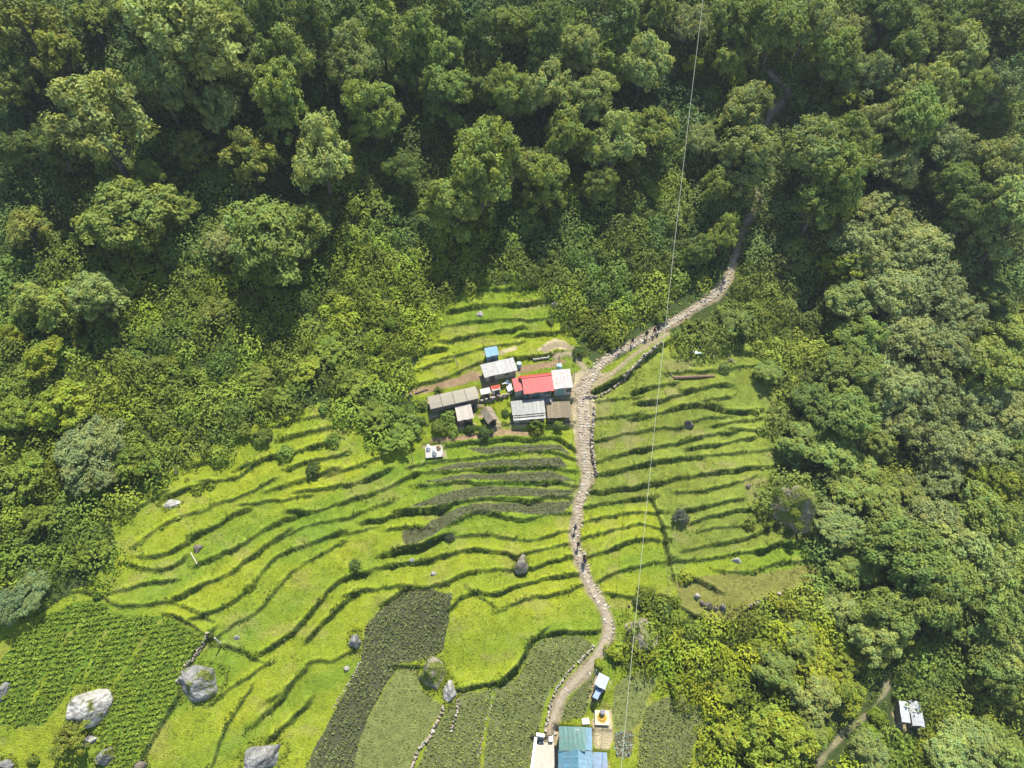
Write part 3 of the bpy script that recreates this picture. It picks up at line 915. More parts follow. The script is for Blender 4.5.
def scatter(step, clear):
    sx = np.arange(-130, 140, step); sy = np.arange(-58, 130, step)
    X, Y = np.meshgrid(sx, sy); X[1::2] += step / 2
    X = (X + rng.uniform(-.42, .42, X.shape) * step).ravel(); Y = (Y + rng.uniform(-.42, .42, Y.shape) * step).ravel()
    a, b = pix(X, Y, gz(X, Y))
    rim = samp(RIM, X, Y); bank = samp(BANK, X, Y)
    k = wild(X, Y) | ((rim < .93) & (samp(PATHD, X, Y) > .6) & (samp(PAD, X, Y) < .1) & (bank > .25) & (rng.random(len(X)) < .75) & (np.abs(X + 4) > 8)) \
        | ((rim < .8) & (samp(PATHD, X, Y) > .6) & (samp(PAD, X, Y) < .1) & (rng.random(len(X)) < .10) & (np.abs(X + 4) > 8))
    k |= samp(MASK['scrub'], X, Y) & (samp(PATHD, X, Y) > .5) & (samp(PAD, X, Y) < .1)
    k &= (a > -190) & (a < 1214) & (b > -110) & (b < 830)
    k &= (samp(PATHD, X, Y) > np.where(Y > 26, clear * .3, clear)) & ~samp(MASK['plot'], X, Y)
    low = ~wild(X, Y)
    return X[k], Y[k], a[k], b[k], low[k]


UV = []; UK = []
def domes(step, r0, r1, nl, ls, hs):
    X, Y, a, b, low = scatter(step, r1 * .75); n = len(X)
    base = wild_colour(a, b, rng, n) * (.62 + .8 * fbm(X * .22, Y * .22, 19))[:, None] * rng.uniform(.6, 1.45, (n, 1)) * rng.uniform(.95, 1.06, (n, 3))
    sp_ = fbm(X * .12, Y * .12, 29)
    base[sp_ > .58] *= np.array([1.22, 1.15, .8]); base[sp_ < .40] *= np.array([.8, .92, 1.2])
    R = rng.uniform(r0, r1, n) * (.7 + .7 * fbm(X * .3, Y * .3, 39)) * np.where(low, .55, 1)
    H = R * rng.uniform(*hs, n)
    e = sphere_pts(n * nl, rng, -.05)
    # lumpy domes: a few bulges each
    ph = np.repeat(rng.uniform(0, 6.28, (n, 2)), nl, 0)
    lump = 1 + .24 * np.sin(3 * np.arctan2(e[:, 1], e[:, 0]) + ph[:, 0]) * np.cos(4 * e[:, 2] + ph[:, 1])
    q = e * (lump * rng.uniform(.80, 1.05, n * nl))[:, None]
    Rr = np.repeat(R, nl)[:, None]; Hr = np.repeat(H, nl)
    C = np.column_stack([q[:, :2] * Rr, q[:, 2] * Hr]) + np.repeat(np.column_stack([X, Y, gz(X, Y) - .08]), nl, 0)
    K = np.repeat(base, nl, 0) * rng.uniform(.9, 1.1, (n * nl, 1))
    V, Fc, K = leaves(C, e + np.array([0, 0, .35]), ls, K, rng, .38)
    UV.append(V); UK.append(K)


domes(2.3, 1.0, 1.9, 170, .33, (.8, 1.5))
domes(1.3, .4, .8, 20, .30, (.5, 1.0))
domes(4.0, 1.7, 2.6, 300, .36, (.95, 1.5))
UV = np.concatenate(UV); UK = np.concatenate(UK)
tag(build('undergrowth', UV, np.arange(len(UV)).reshape(-1, 4), UK, M['leafs']), 'dense tangled green scrub covering the wild slopes between the trees', 'undergrowth', kind='stuff')
print('undergrowth leaves', len(UV) // 4)

# ------------------------------------------------------------------ plants on the terrace banks, meadow tufts
cc = []; kk = []; szz = []
for P in EDGE_W:
    Q = resample(P, .16)
    m = len(Q)
    t = np.gradient(Q, axis=0); t /= np.linalg.norm(t, axis=1)[:, None] + 1e-9
    nrm = np.stack([-t[:, 1], t[:, 0]], 1)
    dens = fbm(Q[:, 0] * .5, Q[:, 1] * .5, 55)
    for r in range(2):
        off = rng.normal(.10, .14, m)
        q = Q + nrm * off[:, None] + rng.uniform(-.1, .1, (m, 2))
        k = (rng.random(m) < .08 + 1.7 * (dens - .45)) & (samp(PATHD, q[:, 0], q[:, 1]) > .3) & (samp(PAD, q[:, 0], q[:, 1]) < .3)
        q = q[k]
        cc.append(np.column_stack([q, gz(q[:, 0], q[:, 1]) + rng.uniform(.0, .16, len(q)) * (.6 + dens[k])]))
        sh = rng.random(len(q))[:, None]
        kk.append((np.array([.062, .105, .014]) * (1 - sh) + np.array([.130, .175, .014]) * sh) * rng.uniform(.7, 1.15, (len(q), 1)))
        szz.append(rng.uniform(.12, .28, len(q)))
A = np.concatenate(cc); B = np.concatenate(kk); S = np.concatenate(szz)
rep = 4
C = np.repeat(A, rep, 0) + rng.normal(0, .11, (len(A) * rep, 3)) * np.array([1, 1, .6])
V, Fc, K = leaves(C, rng.normal(0, .6, (len(C), 3)) + np.array([0, 0, .7]), np.repeat(S, rep), np.repeat(B, rep, 0), rng)
tag(build('weeds', V, Fc, K, M['leafs']), 'dark leafy weeds fringing the terrace banks', 'weeds', kind='stuff')
print('weeds', len(Fc))
nt_ = 42000
x = rng.uniform(-80, 52, nt_); y = rng.uniform(-54, 22, nt_)
crop_any = np.zeros(nt_, bool)
for k in ('lush', 'dark', 'pale', 'mid', 'grey', 'cabbage', 'soil', 'tan'): crop_any |= samp(MASK[k], x, y)
k = samp(MASK['meadow'], x, y) & ~crop_any & (samp(PATHD, x, y) > .1) & (samp(PAD, x, y) < .2) & (fbm(x * .3, y * .3, 77) + rng.uniform(-.25, .25, nt_) > .5)
x, y = x[k], y[k]
idx = np.clip(np.searchsorted(xs, x), 0, NX - 1), np.clip(np.searchsorted(ys, y), 0, NY - 1)
gc = gcol[idx[1], idx[0]]
rep = 4
C = np.repeat(np.column_stack([x, y, gz(x, y) + .06]), rep, 0) + rng.normal(0, .12, (len(x) * rep, 3)) * np.array([1, 1, .3])
V, Fc, K = leaves(C, rng.normal(0, .5, (len(C), 3)) + np.array([0, 0, .8]), .17, np.repeat(gc * rng.uniform(.8, 1.15, (len(x), 1)), rep, 0), rng, aspect=.4)
tag(build('grass', V, Fc, K, M['leafs']), 'bright lime grass tufts on the terraced meadows', 'grass', kind='stuff')

# ------------------------------------------------------------------ crops
def crop(key, spacing, rows_dir, col, size, rep, hgt, label, jitter=.3, skip=.1, name='crop_plants'):
    for n, P in enumerate(FW[key]):
        x0, y0 = P.min(0); x1, y1 = P.max(0)
        c = (P.min(0) + P.max(0)) / 2; R_ = max(x1 - x0, y1 - y0)
        u = np.arange(-R_, R_, spacing[0]); v = np.arange(-R_, R_, spacing[1])
        A, B = np.meshgrid(u, v); A = A.ravel(); B = B.ravel()
        A = A + rng.normal(0, spacing[0] * jitter, len(A)); B = B + rng.normal(0, spacing[1] * jitter * .3, len(B))
        an = math.radians(rows_dir)
        x = c[0] + A * math.cos(an) - B * math.sin(an); y = c[1] + A * math.sin(an) + B * math.cos(an)
        k = (x > x0 - 1) & (x < x1 + 1) & (y > y0 - 1) & (y < y1 + 1)
        x, y = x[k], y[k]
        k = samp(MASK[key], x, y) & inside(P, x, y) & (rng.random(len(x)) > skip) & (samp(BANK, x, y) < .4) & (samp(PATHD, x, y) > .1)
        x, y = x[k], y[k]
        if not len(x): continue
        cl = np.array(col) * (.7 + .6 * fbm(x * .25, y * .25, 87))[:, None] * rng.uniform(.75, 1.25, (len(x), 1))
        C = np.repeat(np.column_stack([x, y, gz(x, y) + hgt * rng.uniform(.5, 1.2, len(x))]), rep, 0) + rng.normal(0, size * .42, (len(x) * rep, 3)) * np.array([1, 1, .45])
        V, Fc, K = leaves(C, rng.normal(0, .5, (len(C), 3)) + np.array([0, 0, .8]), size, np.repeat(cl, rep, 0), rng, aspect=.6)
        tag(build(name, V, Fc, K, M['leafs']), label[n], 'crop', kind='stuff')


crop('lush', (.28, .60), 12, (.180, .240, .022), .25, 8, .25, ['lush leafy green crop filling the crescent field around the boulders'])
crop('dark', (.27, .60), 62, (.155, .182, .056), .25, 6, .18, ['dark grey green crop in the bent strip field'], skip=.15)
crop('pale', (.42, .55), 65, (.180, .205, .050), .20, 3, .10, ['thin pale crop in the fallow field beside the dark strip', 'thin pale crop in the plot under the cable'], skip=.35)
crop('mid', (.30, .70), 68, (.190, .225, .052), .25, 6, .15, ['grey green crop in the narrow field between two pale stone walls', 'grey green crop in the broad field along the dirt path',
      'grey green crop in the wedge between path and pale blue hut', 'green crop in the plot beyond the cable at the foot of the slope'], skip=.12)
crop('grey', (.28, .50), 4, (.125, .150, .050), .21, 5, .12, ['greyish crop in the first narrow bed below the brown soil bed', 'greyish crop in the second narrow bed below the brown soil bed',
      'greyish crop in the third narrow bed below the brown soil bed', 'greyish crop in the wide curved bed below the narrow beds', 'greyish crop in the lowest hooked bed of the grey beds'], skip=.2)
crop('cabbage', (.62, .62), 20, (.20, .26, .20), .34, 6, .15, ['pale bluish cabbages in a small plot beside the blue house'], jitter=.08, skip=.05)
SKY_S, SUN_E, EXPO, HAZE, DENOISE = .135, 5.0, 1.12, .0002, True

# ------------------------------------------------------------------ stone path
def ribbon(mb, P, col, lift=.05, rng=rng):
    t = np.gradient(P[:, :2], axis=0); t /= np.linalg.norm(t, axis=1)[:, None] + 1e-9
    nr = np.stack([-t[:, 1], t[:, 0]], 1)
    rows = []
    for o in (-.5, -.25, 0, .25, .5):
        q = P[:, :2] + nr * (P[:, 2:3] * o + rng.normal(0, .07 if abs(o) == .5 else .02, (len(P), 1)))
        z = gz(q[:, 0], q[:, 1]) + lift * (1 if abs(o) < .5 else -.6)
        rows.append(np.column_stack([q, z]))
    V = np.stack(rows, 1).reshape(-1, 3); n = len(P)
    Fs = [(i * 5 + k, (i + 1) * 5 + k, (i + 1) * 5 + k + 1, i * 5 + k + 1) for i in range(n - 1) for k in range(4)]
    Fs = [f[::-1] for f in Fs]
    c = np.array(col) * rng.uniform(.8, 1.15, (len(V), 1))
    mb.add(V, Fs, c)
    return nr


def flag(mb, x, y, z, a, b, h, rz, col, rng):
    k = rng.integers(5, 8); an = np.sort(rng.uniform(0, 2 * math.pi, k) * .35 + np.arange(k) / k * 2 * math.pi)
    r = rng.uniform(.8, 1.1, k); ca, sa = math.cos(rz), math.sin(rz)
    px = np.cos(an) * a * r; py = np.sin(an) * b * r
    X = x + px * ca - py * sa; Y = y + px * sa + py * ca
    tl = rng.normal(0, .04, 2)
    top = [(X[i], Y[i], z + h + tl[0] * px[i] + tl[1] * py[i]) for i in range(k)]
    bot = [(X[i], Y[i], z - .15) for i in range(k)]
    mb.add(bot + top, [tuple(range(k, 2 * k))] + [(i, (i + 1) % k, k + (i + 1) % k, k + i) for i in range(k)], col)


STN = np.array([(.36, .305, .225), (.31, .265, .20), (.40, .35, .28), (.26, .215, .155), (.36, .28, .235), (.42, .385, .33)])
for key, nm, lab, cat in (('lower', 'stone_path', 'pale stepped stone path winding down between the terraces to the blue house', 'path'),
                          ('upper', 'stone_path', 'pale stepped stone path climbing from the red roofed house into the forest', 'path')):
    P = PATHS[key]; mb = MB()
    nr = ribbon(mb, P, (.245, .208, .145))
    for i in range(len(P)):
        w = P[i, 2]; ang = math.atan2(nr[i, 1], nr[i, 0])
        py = pix(P[i, 0], P[i, 1], gz(P[i, 0], P[i, 1])[0])[1]
        dirt = py > 632
        if dirt and random.random() < .9: continue
        lo, hi = -.48, .48
        if key == 'lower' and py < 470: lo, hi = -.42, .30
        u = lo * w
        while u < hi * w:
            a = random.uniform(.14, .40)
            q = P[i, :2] + nr[i] * (u + a)
            if random.random() < .88:
                flag(mb, q[0] + random.gauss(0, .05), q[1] + random.gauss(0, .05), gz(q[0], q[1])[0] + .05, a, random.uniform(.15, .24), random.uniform(.02, .08), ang + random.gauss(0, .15),
                     STN[rng.integers(6)] * random.uniform(.62, .90), rng)
            u += 2 * a * random.uniform(.95, 1.3)
    tag(mb.build(nm, M['stone']), lab, cat, kind='structure')
for key, lab in (('trail', 'narrow dirt trail running below the upper stone path'), ('hut trail', 'faint footpath through the bright scrub toward the white roofed hut'),
                 ('side trail', 'dusty side trail coming down beside the settlement'), ('bank trail', 'bare dirt track above the long pale trough')):
    mb = MB(); ribbon(mb, PATHS[key], (.115, .145, .035) if key == 'hut trail' else (.22, .185, .105), .03)
    tag(mb.build('dirt_path', M['stone']), lab, 'footpath', kind='structure')

# ------------------------------------------------------------------ dry stone walls
def stone_wall(px, h, w, label, col=1.0):
    a = np.array(px, float); P = resample(hit(a[:, 0], a[:, 1], zb)[:, :2], .27); mb = MB()
    for i in range(len(P)):
        if rng.random() < .14: continue
        for lay in range(2 if h > .3 else 1):
            q = P[i] + rng.normal(0, .07, 2)
            z = gz(q[0], q[1])[0] + lay * h * .5
            flag(mb, q[0], q[1], z, random.uniform(.13, .26) * w, random.uniform(.10, .17) * w, h * random.uniform(.3, .6), random.uniform(0, 3), STN[rng.integers(6)] * random.uniform(.45, .85) * col, rng)
    tag(mb.build('stone_wall', M['stone']), label, 'wall')


stone_wall(tL((714,256),(690,290),(640,362),(612,418)), .4, 1.0, 'low pale stone wall between the lush crop and the grass by the grey boulder')
stone_wall(tJ((606,540),(575,612),(550,660),(512,700),(485,775)), .5, 1.3, 'pale crooked stone wall running down beside the fallow field from the split boulder')
stone_wall(tJ((657,520),(652,580),(628,640)), .4, 1.0, 'short pale stone spur just below the small whitish boulder')
stone_wall(tJ((300,368),(268,430),(200,545)), .3, .8, 'thin stone edging along the dark bent crop strip')
stone_wall(tK((440,118),(400,165),(330,228),(262,318),(232,395),(214,520)), .4, 1.0, 'thin pale stone wall lining the dirt path on its crop field side')
stone_wall(tC((778,92),(770,180),(765,250),(785,370)), .6, 1.2, 'rough stone wall lining the widest stretch of stone path')
stone_wall([(584,398),(600,396),(622,380),(640,362),(660,345)], .5, 1.1, 'rough stone wall holding up the dirt trail under the upper stone path')
stone_wall(tJ((790,478),(775,560),(750,640),(735,720)), .25, .8, 'grassy stone strip splitting the grey green field along the path')
stone_wall(tE((690,392),(790,350),(800,345)), .4, 1.0, 'short pale stone wall on the outer rim of the dry olive field')

# ------------------------------------------------------------------ boulders
def boulder(px, py, w, h, tint, label, moss=.0, tall=.7, rz=0., cat='boulder', sub=4, name='boulder', seed=None):
    P = hit([px], [py], zb, .15)[0]; sc = ((P - CAM) @ FWD) / F
    import bmesh
    bm = bmesh.new(); bmesh.ops.create_icosphere(bm, subdivisions=sub, radius=1)
    V = np.array([v.co[:] for v in bm.verts]); Fs = np.array([[v.index for v in f.verts] for f in bm.faces]); bm.free()
    r = np.random.default_rng(seed if seed is not None else int(px * 7 + py * 13))
    n = r.normal(0, 1, (11, 3)); n[:, 2] = np.abs(n[:, 2]) * .8; n /= np.linalg.norm(n, axis=1)[:, None]
    lim = r.uniform(.55, .88, 11)
    for k in range(11):                                  # broken faces
        d = V @ n[k]; V = V - n[k] * np.maximum(d - lim[k], 0)[:, None] * .92
    f = fbm(V[:, 0] * 2.2 + 9, V[:, 1] * 2.2 + V[:, 2] * 1.7, int(px) % 50, 4)
    V = V * (1 + (f - .5)[:, None] * .34)
    V = V * np.array([w * sc * .54, h * sc * .62, min(w, h) * sc * tall])
    c = np.array(tint)[None] * (.35 + 1.3 * fbm(V[:, 0] * 1.3, V[:, 2] * 1.6 + V[:, 1] * 1.1, 3, 5))[:, None]
    if moss:
        m = (fbm(V[:, 0] * 1.6 + 3, V[:, 1] * 1.6, 13, 4) < moss) & (V[:, 2] > 0)
        c[m] = np.array([.12, .14, .025]) * r.uniform(.7, 1.1, (m.sum(), 1))
    o = build(name, V, Fs, c, M['rock'])
    o.location = (P[0], P[1], gz(P[0], P[1])[0] + min(w, h) * sc * tall * .02); o.rotation_euler = (0, 0, rz)
    tag(o, label, cat)
    if w > 12: RING.append((P[0], P[1], w * sc * .54, h * sc * .62, rz))
    return o


RING = []
GREY, PALE, BRN = (.18, .176, .162), (.32, .305, .27), (.16, .135, .10)
boulder(201,681,44,28,GREY,'big cracked grey boulder lying in the grass against the lush crop field', .40,.75,.25)
boulder(91,706,32,36,PALE,'big whitish boulder rising out of the lush crop', .30,.9,-.6)
boulder(263,757,42,24,GREY,'long grey boulder half cut off by the lower picture edge', .2,.7,.35)
boulder(432,673,26,26,(.20,.18,.13),'squarish moss topped boulder at the corner of the fallow field', .52,.9,.1)
boulder(450,691,15,20,PALE,'small whitish boulder touching the moss topped one', .1,.8,.2)
boulder(641,632,40,30,(.20,.18,.12),'broad brown mossy boulder under the cable beside the dirt path bend', .46,.8,-.3)
boulder(789,508,46,46,(.17,.16,.10),'huge overgrown outcrop at the valley edge of the olive terraces', .58,.9,.4)
boulder(169,503,18,9,PALE,'flat whitish rock on the topmost curved terraces', 0,.6,.2)
boulder(197,548,9,9,BRN,'small brown rock with a stick beside it on the curved terraces', 0,.9)
boulder(521,566,13,16,(.20,.18,.14),'brownish rock standing on the terrace bank between grass steps', .3,1.0)
boulder(355,641,13,16,GREY,'grey rock at the corner of the dark bent crop strip', .2,.9)
boulder(2,690,10,18,GREY,'grey rock cut by the picture edge beside the lush crop', 0,.8)
boulder(86,741,24,9,PALE,'flat pale rock below the whitish boulder', .2,.6,.3)
boulder(105,757,16,16,GREY,'knobbly grey rock below the flat pale rock', .35,.9)
boulder(140,765,14,8,BRN,'low brownish rock at the bottom corner of the lush crop', .2,.7)
boulder(5,764,18,10,GREY,'low grey rock in the very corner of the picture', .2,.7)
for px, py, w, h, t, l in [(697,596,7,6,PALE,'whitish stone heading the stone row on the dry olive field'), (702,603,6,6,BRN,'brown stone second in the row on the dry olive field'),
    (709,606,10,8,BRN,'largest brown stone in the row on the dry olive field'), (716,608,6,6,BRN,'small brown stone between the two last of the dry field row'),
    (723,608,9,8,GREY,'grey round stone ending the row on the dry olive field'), (686,577,7,5,PALE,'white stone alone on the upper rim of the dry olive field'),
    (737,560,11,5,PALE,'long pale stone on the bank above the dry olive field'), (700,657,10,6,PALE,'whitish rock among the bright scrub under the mossy boulder'),
    (866,732,7,6,PALE,'white stone beside the faint footpath near the white roofed hut'), (433,573,6,4,PALE,'whitish stone under the bank at the head of the dark crop field'),
    (237,637,6,4,PALE,'white stone at the foot of the white post'), (629,606,3,3,(.03,.03,.03),'tiny dark stone in the meadow next to the cable'),
    (688,424,12,8,(.12,.10,.08),'dark rock on a bank in the middle of the olive terraces'), (415,421,6,6,PALE,'pale stone in the scrub beside the long pale shed'),
    (346,668,6,5,PALE,'pale stone by the grass edge of the dark bent strip'), (749,486,6,5,BRN,'brown stone on the last olive terrace before the outcrop'),
    (412,560,7,4,PALE,'pale stone on the bank above the smooth grass step'), (556,304,9,5,PALE,'pale stone in the scrub beside the uppermost terrace'),
    (480,314,7,5,PALE,'pale stone in the middle of the second terrace from the forest'), (176,471,5,7,GREY,'grey upright stone among scrub at the forest foot')]:
    boulder(px, py, w, h, t, l, 0, .9, sub=3, cat='rock', name='rock')

for k, (px, py, w, c) in enumerate([(778,492,13,G2),(792,488,14,G3),(803,498,14,G2),(797,512,12,G3),(786,504,10,G2),(810,514,12,G2),(776,506,9,(.10,.10,.06)),(800,526,10,G2)]):
    P = hit([px], [py], zb, 3.5)[0]; o = bush_xy(P[0], P[1], w * ((P - CAM) @ FWD) / F / 3.3, c, 'low bush growing on top of the huge overgrown outcrop', 'bushes on the outcrop')
    o.location[2] = P[2] - .5

cc = []
for x, y, a, b, rz in RING:
    n = int(13 * (a + b) * 2); t = rng.uniform(0, 2 * math.pi, n); q = rng.normal(1.02, .14, n)
    u, v = np.cos(t) * a * q, np.sin(t) * b * q; X = x + u * math.cos(rz) - v * math.sin(rz); Y = y + u * math.sin(rz) + v * math.cos(rz)
    cc.append(np.column_stack([X, Y, gz(X, Y) + rng.uniform(.02, .22, n)]))
A_ = np.repeat(np.concatenate(cc), 4, 0); A_ = A_ + rng.normal(0, .10, A_.shape)
V, Fc, K = leaves(A_, rng.normal(0, .6, A_.shape) + np.array([0, 0, .7]), .22, np.array([.15, .19, .018]) * rng.uniform(.75, 1.2, (len(A_), 1)), rng)
tag(build('weeds', V, Fc, K, M['leafs']), 'tall green weeds ringing the feet of boulders and rocks', 'weeds', kind='stuff')

# ------------------------------------------------------------------ sheds and houses
def sheet_roof(mb, a, b, c, d, n, t, col, jit=.10, rng=rng):
    """a-b is the upper edge, d-c the lower one; n lapped sheets side by side"""
    a, b, c, d = [np.array(p, float) for p in (a, b, c, d)]
    for i in range(n):
        u0, u1 = i / n, (i + 1) / n - .004
        k = np.array(col) * (1 + rng.uniform(-jit, jit))
        off = np.array([0, 0, .012 * (i % 2)])
        e = rng.uniform(-.05, .05) * (d - a) / np.linalg.norm(d - a)
        mb.slab(a + (b - a) * u0 + off, d + (c - d) * u0 + off + e, d + (c - d) * u1 + off + e, a + (b - a) * u1 + off, .035, k)


def place(key, name):
    r = RECT[key]
    e = empty(name, (r['c'][0], r['c'][1], r['z']), r['rz']); e['eave'] = float(r['h'])
    return e, r['w'], r['d'], r['h']


def walls(root, w, d, h0, h1, col, inset=.18, mat='wall', gable=None, name='wall'):
    """four walls, h0 high in front (y<0) and h1 at the back; gable = ridge height along x or None"""
    mb = MB(); x = w / 2 - inset; y = d / 2 - inset; t = .12
    hf = lambda yy: h0 + (h1 - h0) * (yy + d / 2) / d
    if gable is None:
        mb.box(-x, x, -y, -y + t, -.8, hf(-y) - .06, col)
        mb.box(-x, x, y - t, y, -.8, hf(y) - .06, col)
        for s in (-1, 1):
            xa, xb = sorted((s * x, s * (x - t)))
            mb.hexa([(xa, -y + t, -.8), (xb, -y + t, -.8), (xb, y - t, -.8), (xa, y - t, -.8),
                     (xa, -y + t, hf(-y + t) - .06), (xb, -y + t, hf(-y + t) - .06), (xb, y - t, hf(y - t) - .06), (xa, y - t, hf(y - t) - .06)], col)
    else:
        mb.box(-x, x, -y, -y + t, -.8, h0 - .06, col); mb.box(-x, x, y - t, y, -.8, h0 - .06, col)
        for s in (-1, 1):
            xa, xb = sorted((s * x, s * (x - t)))
            mb.box(xa, xb, -y + t, y - t, -.8, h0 - .06, col)
            mb.add([(xa, -y + t, h0 - .06), (xb, -y + t, h0 - .06), (xb, y - t, h0 - .06), (xa, y - t, h0 - .06), (xa, 0, gable - .1), (xb, 0, gable - .1)],
                   [(0, 1, 5, 4), (2, 3, 4, 5), (0, 4, 3), (1, 2, 5)], col)
    return mb.build(name, M[mat], root)


def opening(root, x0, x1, y, z0, z1, col, name, side='y'):
    z1 = min(z1, root['eave'] - .14); z0 = min(z0, z1 - .5)
    """a door or window leaf set 3 mm proud of the wall, with a frame"""
    mb = MB(); mb.box(x0, x1, y - .035, y - .003, z0, z1, col); o = mb.build(name, M['paint'], root)
    fr = MB(); f = .06; c = (.25, .18, .11)
    fr.box(x0 - f, x0, y - .05, y - .003, z0, z1 + f, c); fr.box(x1, x1 + f, y - .05, y - .003, z0, z1 + f, c); fr.box(x0, x1, y - .05, y - .003, z1, z1 + f, c)
    fr.build('frame', M['wood'], o)
    return o


def post(root, x, y, z0, z1, r=.05, col=(.16, .12, .08)):
    mb = MB(); mb.tube([(x, y, z0), (x, y, z1)], r, col, 6); return mb.build('post', M['wood'], root)


RED, RED2, TIN, TIN2 = (.36, .036, .032), (.40, .085, .078), (.50, .49, .46), (.40, .395, .365)
# red house
root, w, d, h = place('red', 'red_house')
tag(root, 'long house with a faded red front roof slope and brighter red rear slope', 'house')
ry = d * .22; rz_ = h + .75
walls(root, w, d, h, h, (.26, .24, .20), .35)
mb = MB(); sheet_roof(mb, (-w/2+.4, ry, rz_), (w/2, ry, rz_), (w/2, -d/2-.25, h - .05), (-w/2+.4, -d/2-.25, h - .05), 9, .04, RED2, .06); rf = mb.build('roof', M['roof'], root)
mb = MB(); sheet_roof(mb, (w/2, ry + .06, rz_ - .02), (-w/2, ry + .06, rz_ - .02), (-w/2, d/2 + .2, h - .05), (w/2, d/2 + .2, h - .05), 9, .04, RED, .06); o = mb.build('roof', M['roof'], root); o['label'] = 'bright red rear roof slope'
mb = MB(); mb.box(-w/2+.3, w/2, ry - .12, ry + .16, rz_ + .018, rz_ + .06, RED); mb.build('ridge_cap', M['roof'], rf)
for i in range(6): post(root, -w/2 + .7 + i * (w - 1.2) / 5, -d/2 - .1, -.2, h - .1, .05, (.10, .20, .17))
opening(root, -.5, .35, -d/2 + .35, 0, 1.9, (.10, .16, .13), 'door')
opening(root, 1.1, 2.0, -d/2 + .35, .8, 1.8, (.05, .07, .07), 'window'); opening(root, -2.2, -1.3, -d/2 + .35, .8, 1.8, (.05, .07, .07), 'window')
mb = MB(); mb.box(-w/2 + .2, w/2 - .1, -d/2 - .8, -d/2 + .3, -.6, -.02, (.30, .28, .25)); mb.build('veranda_floor', M['wall'], root)
# its lower wing
root, w, d, h = place('redwing', 'lean_to')
tag(root, 'small bright red roofed wing at the settlement side of the red house', 'shed')
walls(root, w, d, h, h + .25, (.22, .24, .20), .15)
mb = MB(); sheet_roof(mb, (-w/2, d/2, h + .3), (w/2, d/2, h + .3), (w/2, -d/2, h), (-w/2, -d/2, h), 3, .04, (.31, .046, .046)); mb.build('roof', M['roof'], root)
# white annex
root, w, d, h = place('white', 'annex')
tag(root, 'whitish tin roofed annex between the red house and the stone path', 'house')
walls(root, w, d, h, h + .35, (.34, .30, .24), .18)
mb = MB(); sheet_roof(mb, (-w/2, d/2 + .2, h + .4), (w/2, d/2 + .2, h + .4), (w/2, -d/2, h), (-w/2, -d/2, h), 5, .04, (.275, .256, .243), .08); rf = mb.build('roof', M['roof'], root)
opening(root, -.9, 0, -d/2 + .18, 0, 1.8, (.12, .25, .22), 'door'); opening(root, .5, 1.2, -d/2 + .18, .8, 1.6, (.05, .06, .06), 'window')
# grey roofed house
root, w, d, h = place('grey', 'stone_house')
tag(root, 'grey tin roofed house standing below the red house', 'house')
walls(root, w, d, h, h + .3, (.27, .25, .21), .2)
mb = MB(); sheet_roof(mb, (-w/2, d/2, h + .35), (w/2, d/2, h + .35), (w/2, -d/2 + .5, h + .02), (-w/2, -d/2 + .5, h + .02), 8, .04, (.20, .204, .184), .09); mb.build('roof', M['roof'], root)
mb = MB(); sheet_roof(mb, (-w/2 + .1, -d/2 + .55, h - .12), (w/2 - .05, -d/2 + .55, h - .12), (w/2 - .05, -d/2 - .2, h - .35), (-w/2 + .1, -d/2 - .2, h - .35), 5, .03, (.33, .315, .28), .14); mb.build('canopy', M['roof'], root)
opening(root, -1.4, -.6, -d/2 + .2, 0, 1.75, (.10, .12, .10), 'door')
# brown slatted roof
root, w, d, h = place('brown', 'lean_to')
tag(root, 'low flat brown slatted roof adjoining the grey roofed house', 'shed')
mb = MB(); sheet_roof(mb, (-w/2, d/2, h + .1), (w/2, d/2, h + .1), (w/2, -d/2, h), (-w/2, -d/2, h), 7, .04, (.15, .122, .082), .14); mb.build('roof', M['wood'], root)
for sx_ in (-1, 1):
    for sy_ in (-1, 1): post(root, sx_ * (w/2 - .1), sy_ * (d/2 - .1), -.6, h - .03)
mb = MB(); mb.box(-w/2 + .15, w/2 - .15, d/2 - .25, d/2 - .15, -.6, h + .02, (.2, .17, .13)); mb.build('wall', M['wall'], root)
# long four bay shed
root, w, d, h = place('long', 'long_shed')
tag(root, 'long low shed with four weathered beige roof panels', 'shed')
walls(root, w, d, h, h + .15, (.13, .11, .085), .22, 'wood')
for i in range(4):
    x0 = -w/2 + i * w/4; x1 = x0 + w/4 - .06
    mb = MB(); k = np.array((.215, .198, .155)) * (.92 + .06 * i)
    s = 5
    for j in range(s):                                       # each bay's cover sags a little between its purlins
        ya = d/2 - j * d / s; yb = d/2 - (j + 1) * d / s
        za = h + .2 + .16 * math.sin(math.pi * j / s); zc = h + .2 + .16 * math.sin(math.pi * (j + 1) / s)
        mb.slab((x0, ya, za), (x0, yb, zc), (x1, yb, zc), (x1, ya, za), .03, k * (1 + rng.uniform(-.05, .05)))
    mb.build('roof_panel', M['cloth'], root)
for i in range(5): post(root, -w/2 + .1 + i * (w - .2) / 4, -d/2 + .05, -.5, h + .1)
# square hut
root, w, d, h = place('hut', 'tin_hut')
tag(root, 'small square hut with a pale pinkish tin roof below the long shed', 'hut')
walls(root, w, d, h, h + .15, (.15, .11, .08), .2, 'wood')
mb = MB(); sheet_roof(mb, (-w/2, d/2, h + .2), (w/2, d/2, h + .2), (w/2, -d/2, h), (-w/2, -d/2, h), 4, .03, (.255, .225, .19), .1); mb.build('roof', M['roof'], root)
opening(root, -.4, .35, -d/2 + .2, 0, 1.7, (.05, .04, .035), 'door')
